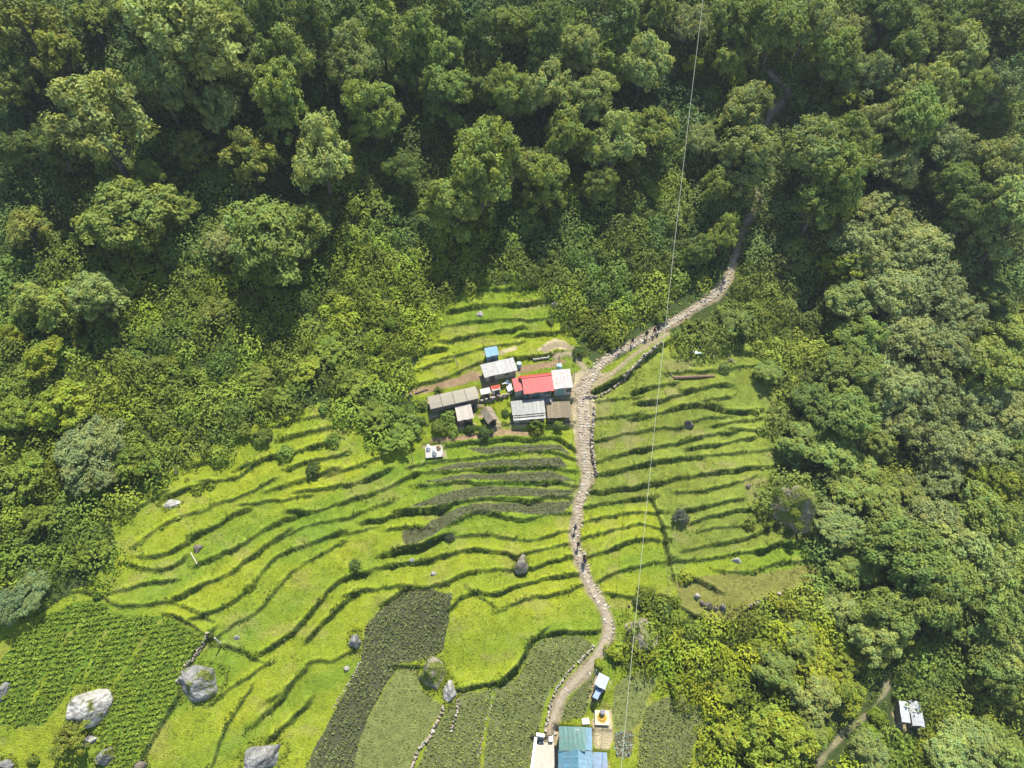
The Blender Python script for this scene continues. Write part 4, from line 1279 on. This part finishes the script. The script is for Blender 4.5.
# thatched hut turned on the slope, ridge along its length
root, w, d, h = place('tilt', 'thatched_hut')
w, d = d, w; root.rotation_euler[2] -= math.pi / 2
tag(root, 'small thatched hut set askew with a dark open gable', 'hut')
walls(root, w, d, h, h, (.17, .14, .10), .2, 'wood', h + .55)
for s in (-1, 1):
    mb = MB()
    pts = [(-w/2 - .1, 0, h + .68), (w/2 + .1, 0, h + .68), (w/2 + .1, s * (d/2 + .1), h - .05), (-w/2 - .1, s * (d/2 + .1), h - .05)]
    if s > 0: pts = [pts[1], pts[0], pts[3], pts[2]]
    sheet_roof(mb, *pts, 6, .09, (.22, .18, .13) if s > 0 else (.18, .15, .11), .2); mb.build('roof', M['wood'], root)
mb = MB(); mb.box(w/2 - .19, w/2 - .15, -.4, .4, -.4, 1.25, (.03, .025, .02)); mb.build('door', M['wood'], root)
# white tin roof
root, w, d, h = place('tin', 'tin_house')
tag(root, 'white tin roofed house uphill of the red roof', 'house')
walls(root, w, d, h, h + .2, (.30, .25, .18), .25)
mb = MB(); sheet_roof(mb, (-w/2, d/2, h + .25), (w/2, d/2, h + .25), (w/2, -d/2, h), (-w/2, -d/2, h), 7, .04, (.255, .25, .24), .09); mb.build('roof', M['roof'], root)
opening(root, -1.8, -1.0, -d/2 + .25, 0, 1.7, (.08, .07, .05), 'door'); opening(root, .6, 1.3, -d/2 + .25, .7, 1.5, (.05, .06, .06), 'window')
# little blue shed
root, w, d, h = place('blueshed', 'outhouse')
tag(root, 'tiny sky blue roofed shed on the bank above the white tin roof', 'shed')
walls(root, w, d, h, h + .15, (.18, .24, .28), .1)
mb = MB(); sheet_roof(mb, (-w/2, d/2, h + .2), (w/2, d/2, h + .2), (w/2, -d/2, h), (-w/2, -d/2, h), 3, .03, (.10, .215, .31), .06); mb.build('roof', M['roof'], root)
opening(root, -.3, .3, -d/2 + .1, 0, 1.6, (.08, .12, .15), 'door')
# the cluster in the yard
root, w, d, h = place('smallgrey', 'lean_to')
tag(root, 'tiny grey roofed shed at the end of the long four panel shed', 'shed')
walls(root, w, d, h, h + .15, (.22, .19, .13), .1)
mb = MB(); sheet_roof(mb, (-w/2, d/2, h + .2), (w/2, d/2, h + .2), (w/2, -d/2, h), (-w/2, -d/2, h), 3, .03, (.32, .32, .28), .08); mb.build('roof', M['roof'], root)
opening(root, -.3, .3, -d/2 + .1, 0, 1.5, (.06, .05, .04), 'door')
root, w, d, h = place('smallred', 'lean_to')
tag(root, 'tiny orange red roofed kitchen shed with a whitish front', 'shed')
walls(root, w, d, h, h + .2, (.55, .44, .40), .12)
mb = MB(); sheet_roof(mb, (-w/2, d/2, h + .25), (w/2, d/2, h + .25), (w/2, -d/2 + .3, h), (-w/2, -d/2 + .3, h), 3, .03, (.36, .055, .03), .08); mb.build('roof', M['roof'], root)
opening(root, -.2, .4, -d/2 + .12, 0, 1.5, (.03, .07, .06), 'door')


def at(px, py, off=0.):
    P = hit([px], [py], zb, off)[0]
    return np.array([P[0], P[1], gz(P[0], P[1])[0]]), ((P - CAM) @ FWD) / F


def cloth(px, py, w, d, col, label, cat, name, rz=0., h=.25):
    P, _ = at(px, py); n = 8; V = []
    for j in range(n):
        for i in range(n):
            x = (i / (n - 1) - .5) * w; y = (j / (n - 1) - .5) * d
            V.append((x, y, h * (.5 + .5 * math.sin(x * 4 + px) * math.cos(y * 5 + py)) + .06 + random.uniform(0, .04)))
    V += [(v[0], v[1], v[2] - .05) for v in V]
    Fs = [(j * n + i, j * n + i + 1, (j + 1) * n + i + 1, (j + 1) * n + i) for j in range(n - 1) for i in range(n - 1)]
    q = n * n; Fs += [tuple(k + q for k in f[::-1]) for f in Fs]
    rim = list(range(n)) + [j * n + n - 1 for j in range(1, n)] + [(n - 1) * n + i for i in range(n - 2, -1, -1)] + [j * n for j in range(n - 2, 0, -1)]
    Fs += [(rim[k], rim[k] + q, rim[(k + 1) % len(rim)] + q, rim[(k + 1) % len(rim)]) for k in range(len(rim))]
    o = build(name, V, Fs, np.array(col), M['cloth'], smooth=True); o.location = P; o.rotation_euler = (0, 0, rz)
    tag(o, label, cat)


cloth(509, 387.5, .9, 1.6, (.72, .71, .68), 'white sheet spread in the yard beside the red roofed wing', 'sheet', 'tarp', .3, .6)
cloth(505.5, 384.6, 1.2, .5, (.66, .66, .62), 'white cloth just behind the orange red kitchen shed', 'sheet', 'tarp', .4, .5)
cloth(498, 398.2, .8, .4, (.55, .10, .12), 'small red blanket drying on the yard wall', 'blanket', 'blanket', .2, .3)
cloth(696.7, 353.4, 1.6, .5, (.42, .56, .54), 'pale bluish tarp at the top of the olive terraces', 'sheet', 'tarp', -.2, .15)
cloth(585.5, 721.6, .9, .7, (.75, .74, .74), 'white plastic sheet beside the green roof corner', 'sheet', 'tarp', .1, .3)
# yard wall
stone_wall([(478.5,403.5),(486,401.5),(498,399.6),(507,396.5),(511,393.5)], .7, 1.2, 'pale stone retaining wall of the yard between the sheds', 1.15)


def barrel(px, py, r, h, col, label):
    P, _ = at(px, py); mb = MB()
    mb.tube([(0, 0, -.1), (0, 0, 0), (0, 0, h * .33), (0, 0, h * .36), (0, 0, h * .66), (0, 0, h * .69), (0, 0, h)], [r, r, r * 1.03, r * .97, r * 1.03, r * .97, r], col, 12)
    o = mb.build('barrel', M['paint']); o.location = P
    l = MB(); l.tube([(0, 0, h), (0, 0, h + .04)], [r * .9, r * .85], np.array(col) * .8, 12); l.build('lid', M['paint'], o)
    tag(o, label, 'barrel')


barrel(519, 366.3, .38, .9, (.28, .42, .46), 'bluish barrel at the corner of the white tin roof')
barrel(559, 368.6, .40, .9, (.36, .62, .64), 'pale turquoise barrel behind the white annex')

# trough, posts, log, sticks
def timber(p0, p1, r, col, label, cat, name, lift=.1, mat='wood', seg=7):
    a, _ = at(*p0); b, _ = at(*p1); m = (a + b) / 2; m[2] += .03
    o = MB(); c = (a + b) / 2
    o.tube([a - c + (0, 0, lift), m - c + (0, 0, lift), b - c + (0, 0, lift)], [r, r * .95, r * .8], col, seg)
    ob = o.build(name, M[mat]); ob.location = c; tag(ob, label, cat)


timber((673.5, 378.8), (714.5, 376), .24, (.16, .10, .075), 'long reddish brown log lying across the upper olive terraces', 'log', 'log', .2)
timber((723, 364), (733, 360), .10, (.13, .10, .08), 'dark broken branch crossing the upper olive terrace', 'branch', 'branch', .1)
timber((728, 359), (736, 365), .09, (.22, .17, .13), 'lighter broken branch lying over the dark one', 'branch', 'branch', .22)
timber((671, 374), (676, 384), .12, (.15, .12, .09), 'short dark branch at the butt of the long log', 'branch', 'branch', .15)
timber((191, 553), (198, 565), .07, (.45, .40, .33), 'pale stick leaning by the small brown rock', 'stick', 'stick', .2)
timber((415, 393.5), (428, 389), .12, (.13, .10, .08), 'dark beam lying on the bare bank uphill of the long shed', 'beam', 'beam', .12)
P0, _ = at(533.5, 358.2); P1, _ = at(548.5, 356); c = (P0 + P1) / 2; L = np.linalg.norm(P1 - P0)
root = empty('trough', c, math.atan2(*(P1 - P0)[1::-1])); tag(root, 'long narrow pale trough under the bank above the red house', 'trough')
mb = MB(); mb.box(-L/2, L/2, -.22, .22, .1, .18, (.45, .44, .38)); mb.build('base', M['wall'], root)
for s in (-1, 1):
    mb = MB(); mb.box(-L/2, L/2, *sorted((s * .22, s * .29)), .1, .45, (.52, .51, .45)); mb.build('side_panel', M['wall'], root)
    mb = MB(); mb.box(*sorted((s * L/2, s * (L/2 + .06))), -.29, .29, -.2, .45, (.48, .47, .41)); mb.build('end_panel', M['wall'], root)


def pole(px, py, h, r, col, label, lean=(0, 0), arm=False):
    P, _ = at(px, py); mb = MB()
    mb.tube([(0, 0, -.5), (lean[0] * .5, lean[1] * .5, h / 2), (lean[0], lean[1], h)], [r, r * .9, r * .75], col, 7)
    o = mb.build('post', M['wood']); o.location = P; tag(o, label, 'post')
    if arm:
        m2 = MB(); m2.box(-.35, .35, -.04, .04, h - .45, h - .37, col); m2.build('crossbar', M['wood'], o)


pole(221, 644, 2.3, .10, (.62, .58, .48), 'whitish upright post standing in the lime meadow', (.05, 0))
pole(558.6, 367, 2.6, .07, (.16, .10, .06), 'brown post in the bare yard behind the white annex', (0, .1), True)
pole(459, 367, 2.2, .07, (.38, .32, .24), 'leaning pale post on the bank beside the brown soil', (-.7, .4))
pole(595.4, 673, 1.7, .06, (.60, .60, .56), 'short white post at the head of the pale blue hut')
pole(573.8, 381, 2.4, .06, (.20, .15, .11), 'thin brown post at the path corner of the white annex', (0, .05))
pole(413, 462, 2.2, .06, (.26, .22, .16), 'thin pole at the end of the narrow grey beds')
# sacks on a low frame
root, w, d, h = place('sacks', 'drying_rack')
tag(root, 'low white topped rack at the end of the terrace beside the thicket', 'rack')
mb = MB(); mb.slab((-w/2, d/2, h + .05), (-w/2, -d/2, h - .1), (w/2, -d/2, h - .1), (w/2, d/2, h + .05), .06, (.30, .29, .265)); mb.build('top', M['cloth'], root)
for sx_ in (-1, 1):
    for sy_ in (-1, 1): post(root, sx_ * (w/2 - .08), sy_ * (d/2 - .08), -.4, h + (.35 if sx_ > 0 else -.08), .045)
r = RECT['sacks']
for k, (u, v, s, c, l) in enumerate([(-.28, .25, .42, (.74, .72, .68), 'bulging white sack at the back corner of the white topped rack'), (.05, -.12, .48, (.72, .68, .62), 'largest white sack in the middle of the white topped rack'),
                                     (.27, .22, .36, (.42, .28, .17), 'brown sack at the post corner of the white topped rack')]):
    o = boulder(434, 451, 10, 10, c, l, 0, 1, cat='sack', sub=3, name='sack', seed=k)
    o.data.materials.clear(); o.data.materials.append(M['cloth'])
    o.scale = (s / .8,) * 3
    q = r['c'] + r['ax'] * u * w + r['ay'] * v * d
    o.location = (q[0], q[1], r['z'] + h + .22)

# the blue house
root, w, d, h = place('blue', 'blue_house')
tag(root, 'blue roofed house with a green sheeted end, cut by the lower picture edge', 'house')
B1, B2, GR = (.055, .140, .190), (.12, .21, .265), (.062, .138, .120)
rx = w * .06; rz_ = h + .85; yg = d / 2 - 2.6
mb = MB(); x = w/2 - .3; y = d/2 - .3
for q in ((-x, x, -y, -y + .12), (-x, x, y - .12, y), (-x, -x + .12, -y + .12, y - .12), (x - .12, x, -y + .12, y - .12)): mb.box(*q, -.8, h - .08, (.36, .36, .33))
for ya in (-y, y - .12):
    mb.add([(-x, ya, h - .08), (x, ya, h - .08), (rx, ya, rz_ - .1), (-x, ya + .12, h - .08), (x, ya + .12, h - .08), (rx, ya + .12, rz_ - .1)], [(0, 1, 2), (5, 4, 3), (0, 2, 5, 3), (1, 4, 5, 2), (0, 3, 4, 1)], (.36, .36, .33))
mb.build('wall', M['wall'], root)
mb = MB(); sheet_roof(mb, (rx, yg, rz_), (rx, -d/2, rz_), (-w/2, -d/2, h), (-w/2, yg, h), 8, .04, B1, .07); mb.v = [tuple(v) for v in mb.v]; rf = mb.build('roof', M['roof'], root); rf['label'] = 'darker teal blue roof slope facing the patio'
mb = MB(); sheet_roof(mb, (rx + .03, -d/2, rz_ - .03), (rx + .03, yg, rz_ - .03), (w/2, yg, h), (w/2, -d/2, h), 8, .04, B2, .05); o = mb.build('roof', M['roof'], root); o['label'] = 'lighter sky blue roof slope'
mb = MB(); sheet_roof(mb, (-w/2 + .1, d/2, h + .62), (w * .30, d/2, h + .62), (w * .30, yg - .15, h + .98), (-w/2 + .1, yg - .15, h + .25), 6, .04, GR, .07); o = mb.build('roof_panel', M['roof'], root); o['label'] = 'green sheeted end of the roof'
mb = MB(); sheet_roof(mb, (w * .30 + .02, d/2, h + .55), (w/2, d/2, h + .3), (w/2, yg + .05, h + .1), (w * .30 + .02, yg + .05, h + .5), 2, .04, B2, .05); mb.build('roof_panel', M['roof'], root)
mb = MB(); mb.box(-w/2 + .3 - .035, -w/2 + .297, -.5, .4, 0, 1.9, (.20, .28, .32)); dr = mb.build('door', M['paint'], root)
for yy in (1.2, -2.2):
    mb = MB(); mb.box(-w/2 + .3 - .035, -w/2 + .297, yy - .45, yy + .45, .8, 1.8, (.06, .08, .09)); mb.build('window', M['paint'], root)
root, w, d, h = place('blueannex', 'annex')
tag(root, 'flat greyish blue roofed annex against the blue house', 'house')
walls(root, w, d, h, h + .1, (.34, .34, .32), .15)
mb = MB(); sheet_roof(mb, (-w/2, d/2, h + .15), (w/2, d/2, h + .15), (w/2, -d/2, h), (-w/2, -d/2, h), 3, .04, (.13, .19, .26), .08); mb.build('roof', M['roof'], root)
mb = MB(); mb.box(-.35, .35, d/2 - .15 + .003, d/2 - .15 + .035, 0, 1.8, (.2, .2, .2)); mb.build('door', M['paint'], root)
root, w, d, h = place('bluehut', 'tin_hut')
tag(root, 'pale blue roofed hut on the edge between path and plots', 'hut')
walls(root, w, d, h, h + .1, (.20, .30, .40), .12)
mb = MB(); sheet_roof(mb, (-w/2, d/2, h + .15), (w/2, d/2, h + .15), (w/2, -d/2, h), (-w/2, -d/2, h), 3, .03, (.28, .33, .40), .05); mb.build('roof', M['roof'], root)
opening(root, -.35, .35, -d/2 + .12, 0, 1.6, (.06, .12, .2), 'door')
root, w, d, h = place('bluelow', 'lean_to')
tag(root, 'small blue lean-to tucked under the pale blue hut', 'shed')
walls(root, w, d, h, h + .05, (.12, .16, .2), .1)
mb = MB(); sheet_roof(mb, (-w/2, d/2, h + .12), (w/2, d/2, h + .12), (w/2, -d/2, h), (-w/2, -d/2, h), 2, .03, (.17, .24, .35), .05); mb.build('roof', M['roof'], root)
opening(root, -.3, .3, -d/2 + .1, 0, 1.3, (.04, .05, .07), 'door')
# raised straw platform
root, w, d, h = place('stove', 'straw_platform')
tag(root, 'raised pinkish platform heaped with orange straw beside the blue house', 'platform')
mb = MB(); mb.box(-w/2, w/2, -d/2, d/2, -.6, h, (.55, .44, .30)); mb.build('base', M['wall'], root)
mb = MB(); n = 18; V = [(0, 0, h + .32)]; K = [(.36, .23, .045)]
for j, (rr, zz, kk) in enumerate([(.45, .30, (.36, .22, .04)), (.62, .16, (.42, .27, .06)), (.8, .03, (.62, .46, .17)), (.86, .003, (.60, .46, .22))]):
    for i in range(n):
        a = 2 * math.pi * i / n; V.append((math.cos(a) * w * .5 * rr * random.uniform(.94, 1.04), math.sin(a) * d * .5 * rr, h + zz)); K.append(kk)
Fs = [(0, 1 + i, 1 + (i + 1) % n) for i in range(n)] + [(1 + j * n + i, 1 + (j + 1) * n + i, 1 + (j + 1) * n + (i + 1) % n, 1 + j * n + (i + 1) % n) for j in range(3) for i in range(n)]
build('straw', V, Fs, np.array(K), M['cloth'], root)
barrel(603.5, 711.5, .34, .95, (.16, .16, .17), 'dark drum standing at the back rim of the straw platform')
o = SC.objects[[q.name for q in SC.objects if q.name.startswith('barrel')][-1]]; r = RECT['stove']; q = r['c'] + r['ay'] * d * .28; o.location = (q[0], q[1], r['z'] + h + .1)
# patio
root, w, d, h = place('patio', 'patio')
mb = MB(); mb.box(-w/2, w/2, -d/2, d/2, -.5, .10, (.33, .30, .25)); V = mb.build('paving', M['wall'], root)
tag(root, 'pale concrete patio between the dirt path and the blue house', 'patio', kind='structure')
a, _ = at(536.2, 735); b, _ = at(544.4, 736.4); c, _ = at(529.5, 785)
mb = MB()
for p, q in ((a, b), (a, c)):
    t = (q - p)[:2] / np.linalg.norm((q - p)[:2]); nn = np.array([-t[1], t[0]]) * .17
    z = max(p[2], q[2])
    if q is c: p = p - np.append(t * -.36, 0)
    mb.hexa([(*(p[:2] - nn), z - 1.2), (*(q[:2] - nn), z - 1.2), (*(q[:2] + nn), z - 1.2), (*(p[:2] + nn), z - 1.2), (*(p[:2] - nn), z + .6), (*(q[:2] - nn), z + .6), (*(q[:2] + nn), z + .6), (*(p[:2] + nn), z + .6)], (.78, .77, .74))
tag(mb.build('parapet', M['wall']), 'low white cornered wall around the outer side of the patio', 'wall')
for px, py, l in ((540.6, 738.2, 'dark box on the patio end of the white wall'), (541.5, 741.2, 'dark box just below the first one by the white wall')):
    P, _ = at(px, py); mb = MB(); mb.box(-.3, .3, -.12, .12, 0, .4, (.10, .10, .12)); mb.box(-.33, .33, -.15, .15, .402, .45, (.16, .16, .18)); o = mb.build('crate', M['paint']); o.location = P; tag(o, l, 'box')
P, _ = at(551, 738.3); mb = MB(); mb.box(-.24, .24, -.3, .3, -.2, .40, (.70, .69, .66)); mb.box(-.27, .27, -.33, .33, .402, .46, (.78, .77, .75)); o = mb.build('stone_block', M['wall']); o.location = P; tag(o, 'squat white block where the dirt path meets the patio', 'block')
# white roofed hut on the valley side
root, w, d, h = place('hutr', 'tin_hut')
tag(root, 'white ridged tin roofed hut alone in the lower scrub', 'hut')
w2, d2 = w, d
mb = MB(); x = w/2 - .15; y = d/2 - .15
for q in ((-x, x, -y, -y + .1), (-x, x, y - .1, y), (-x, -x + .1, -y + .1, y - .1), (x - .1, x, -y + .1, y - .1)): mb.box(*q, -.8, h - .05, (.2, .17, .13))
mb.build('wall', M['wood'], root)
mb = MB(); sheet_roof(mb, (0, d/2, h + .45), (0, -d/2, h + .45), (-w/2, -d/2, h), (-w/2, d/2, h), 6, .03, (.30, .31, .31), .05); mb.build('roof', M['roof'], root)
mb = MB(); sheet_roof(mb, (.02, -d/2, h + .45), (.02, d/2, h + .45), (w/2, d/2, h), (w/2, -d/2, h), 6, .03, (.30, .32, .335), .05); mb.build('roof', M['roof'], root)
mb = MB(); mb.box(-.3, .3, -y - .035, -y - .003, 0, 1.6, (.06, .05, .04)); mb.build('door', M['wood'], root)
root, w, d, h = place('hutl', 'lean_to')
tag(root, 'narrow tin lean-to along the white ridged hut', 'shed')
walls(root, w, d, h, h, (.2, .17, .13), .12, 'wood')
mb = MB(); sheet_roof(mb, (w/2, d/2, h + .25), (w/2, -d/2, h + .25), (-w/2, -d/2, h), (-w/2, d/2, h), 5, .03, (.30, .33, .345), .06); mb.build('roof', M['roof'], root)

# ------------------------------------------------------------------ cable across the valley
def ray_pt(px, py, off):
    return hit([px], [py], zb, off)[0]


A = ray_pt(705, 2, 26); B = ray_pt(623.5, 766, 17)
ext = (A - B) * .25; A2 = A + ext; B2_ = B - ext * .5
pts = []
for i in range(61):
    t = i / 60; p = A2 * (1 - t) + B2_ * t
    p = p - np.array([0, 0, 4 * 6.0 * t * (1 - t)]); pts.append(p - A2)
lift = 0
mb = MB(); mb.tube(pts, .026, (.32, .32, .25), 6)
o = mb.build('cable', M['cable']); o.location = A2
tag(o, 'thin pale cable hanging right across the valley over forest and terraces', 'cable')

# ------------------------------------------------------------------ walkers on the path
def person(px, py, face, top, legs, label, stride=.18, pack=None):
    P, _ = at(px, py)
    J = [(0, 0, .93), (0, 0, 1.18), (0, .01, 1.42), (0, .02, 1.52), (0, .02, 1.62), (0, .04, 1.72),           # pelvis..head
         (.09, 0, .88), (.10, stride * .6, .48), (.10, stride, .06), (.10, stride + .16, .03),
         (-.09, 0, .88), (-.10, -stride * .4, .48), (-.10, -stride * 1.1, .08), (-.10, -stride * 1.1 + .16, .03),
         (.19, 0, 1.40), (.25, -.08, 1.13), (.26, .02, .90), (.26, .07, .80),
         (-.19, 0, 1.40), (-.25, .06, 1.13), (-.26, .16, .92), (-.26, .21, .83)]
    E = [(0, 1), (1, 2), (2, 3), (3, 4), (4, 5), (0, 6), (6, 7), (7, 8), (8, 9), (0, 10), (10, 11), (11, 12), (12, 13), (2, 14), (14, 15), (15, 16), (16, 17), (2, 18), (18, 19), (19, 20), (20, 21)]
    Rr = [.15, .14, .16, .055, .09, .095, .10, .07, .05, .045, .10, .07, .05, .045, .07, .055, .04, .035, .07, .055, .04, .035]
    me = bpy.data.meshes.new('person'); me.from_pydata(J, E, [])
    o = bpy.data.objects.new('person', me); COL.objects.link(o)
    m = o.modifiers.new('skin', 'SKIN'); me.skin_vertices[0].data[0].use_root = True
    for i, r in enumerate(Rr): me.skin_vertices[0].data[i].radius = (r, r * .85)
    s = o.modifiers.new('sub', 'SUBSURF'); s.levels = 1; s.render_levels = 1
    dg = bpy.context.evaluated_depsgraph_get(); ev = o.evaluated_get(dg); m2 = bpy.data.meshes.new_from_object(ev)
    V = np.array([v.co[:] for v in m2.vertices]); Fs = [tuple(p.vertices) for p in m2.polygons]
    bpy.data.objects.remove(o)
    z = V[:, 2]; K = np.empty((len(V), 3)); K[:] = top
    K[(z < .95) & (np.abs(V[:, 0]) < .2)] = legs; K[z > 1.5] = (.30, .18, .12)
    K[(z < .10)] = (.03, .03, .03); K[(z < .93) & (np.abs(V[:, 0]) > .2)] = (.30, .18, .12)
    b = build('person', V, Fs, K, M['cloth'], smooth=True)
    b.location = P + (0, 0, .06); b.rotation_euler = (0, 0, face)
    tag(b, label, 'person', None)
    mb = MB(); n = 10; Vv = []
    for j, (zz, rr) in enumerate([(1.64, .112), (1.70, .118), (1.76, .10), (1.805, .055)]):
        for i in range(n):
            a = 2 * math.pi * i / n; Vv.append((math.cos(a) * rr, .02 + math.sin(a) * rr * 1.05 - .01, zz + (.02 if math.sin(a) > .5 and j == 0 else 0)))
    Fs = [(j * n + i, j * n + (i + 1) % n, (j + 1) * n + (i + 1) % n, (j + 1) * n + i) for j in range(3) for i in range(n)] + [tuple(range(3 * n, 4 * n))]
    build('hair', Vv, Fs, np.array((.015, .012, .010)), M['cloth'], b)
    if pack is not None:
        mb = MB(); P_ = [(-.15, -.30, .98), (.15, -.30, .98), (.15, -.11, .98), (-.15, -.11, .98), (-.12, -.26, 1.46), (.12, -.26, 1.46), (.14, -.11, 1.48), (-.14, -.11, 1.48)]
        mb.hexa(P_, pack); mb.build('backpack', M['cloth'], b)


person(574.6, 531, 0.3, (.03, .03, .04), (.05, .05, .07), 'dark clothed walker highest on the narrow path bend between the lower terraces', .2, (.05, .04, .06))
person(577.6, 547.5, 0.2, (.04, .04, .05), (.03, .03, .04), 'dark clothed walker between the highest walker and the close pair on the lower path', .22, (.03, .03, .03))
person(583.6, 560.5, -.2, (.02, .02, .03), (.04, .04, .05), 'dark clothed walker uphill of his companion in the close pair on the path', .2, (.10, .03, .03))
person(584.4, 564.5, -.2, (.06, .04, .05), (.03, .03, .04), 'dark clothed walker downhill in the close pair, lowest of all on the path', .18, (.04, .05, .09))
person(657.5, 332.2, 2.2, (.04, .05, .04), (.03, .03, .05), 'walker highest up the pale upper path, at the cable crossing', .2, (.05, .05, .08))
person(653.6, 335, 2.2, (.10, .04, .04), (.03, .03, .04), 'walker just behind the highest one on the upper path', .2)
person(645.5, 338.4, 2.2, (.03, .03, .04), (.04, .04, .05), 'walker in the middle of the upper path group', .2, (.02, .02, .03))
person(631.8, 345, 2.2, (.03, .04, .05), (.05, .05, .06), 'walker trailing last on the upper path above the settlement', .2)

# ------------------------------------------------------------------ light
SUN = np.array([.15, .46, 1.0]); SUN /= np.linalg.norm(SUN)
w = bpy.data.worlds.new('World'); SC.world = w; w.use_nodes = True
nt = w.node_tree; bg = nt.nodes['Background']
sky = nt.nodes.new('ShaderNodeTexSky'); sky.sky_type = 'NISHITA'; sky.sun_disc = False
sky.sun_elevation = math.asin(SUN[2]); sky.sun_rotation = math.atan2(SUN[0], SUN[1]); sky.altitude = 1800; sky.dust_density = .6
nt.links.new(sky.outputs['Color'], bg.inputs['Color']); bg.inputs['Strength'].default_value = SKY_S
ld = bpy.data.lights.new('sun', 'SUN'); ld.energy = SUN_E; ld.angle = math.radians(.53); ld.color = (1, .945, .83)
lo_ = bpy.data.objects.new('sun', ld); COL.objects.link(lo_); lo_.location = (40, 100, 200)
lo_.rotation_euler = Vector([float(v) for v in SUN]).to_track_quat('Z', 'Y').to_euler()
SC.view_settings.view_transform = 'Standard'; SC.view_settings.look = 'None'; SC.view_settings.gamma = 1
SC.view_settings.exposure = EXPO
SC.cycles.max_bounces = 5; SC.cycles.diffuse_bounces = 3; SC.cycles.transmission_bounces = 3; SC.cycles.transparent_max_bounces = 4; SC.cycles.caustics_reflective = False; SC.cycles.caustics_refractive = False
SC.cycles.use_adaptive_sampling = True; SC.cycles.use_denoising = DENOISE

if HAZE:
    P_ = [(-300, -160, -70), (300, -160, -70), (300, 300, -70), (-300, 300, -70), (-300, -160, 180), (300, -160, 180), (300, 300, 180), (-300, 300, 180)]
    mb = MB(); mb.hexa(P_, (1, 1, 1)); m = bpy.data.materials.new('haze'); m.use_nodes = True; m.node_tree.nodes.clear()
    out = m.node_tree.nodes.new('ShaderNodeOutputMaterial'); pv = m.node_tree.nodes.new('ShaderNodeVolumePrincipled')
    pv.inputs['Color'].default_value = (.72, .80, .90, 1); pv.inputs['Density'].default_value = HAZE; pv.inputs['Anisotropy'].default_value = .2
    m.node_tree.links.new(pv.outputs[0], out.inputs['Volume'])
    tag(mb.build('haze', m), 'thin bluish mountain air lying over the whole valley', 'haze', kind='stuff')
    SC.cycles.volume_bounces = 0; SC.cycles.volume_step_rate = 5; SC.cycles.volume_max_steps = 32
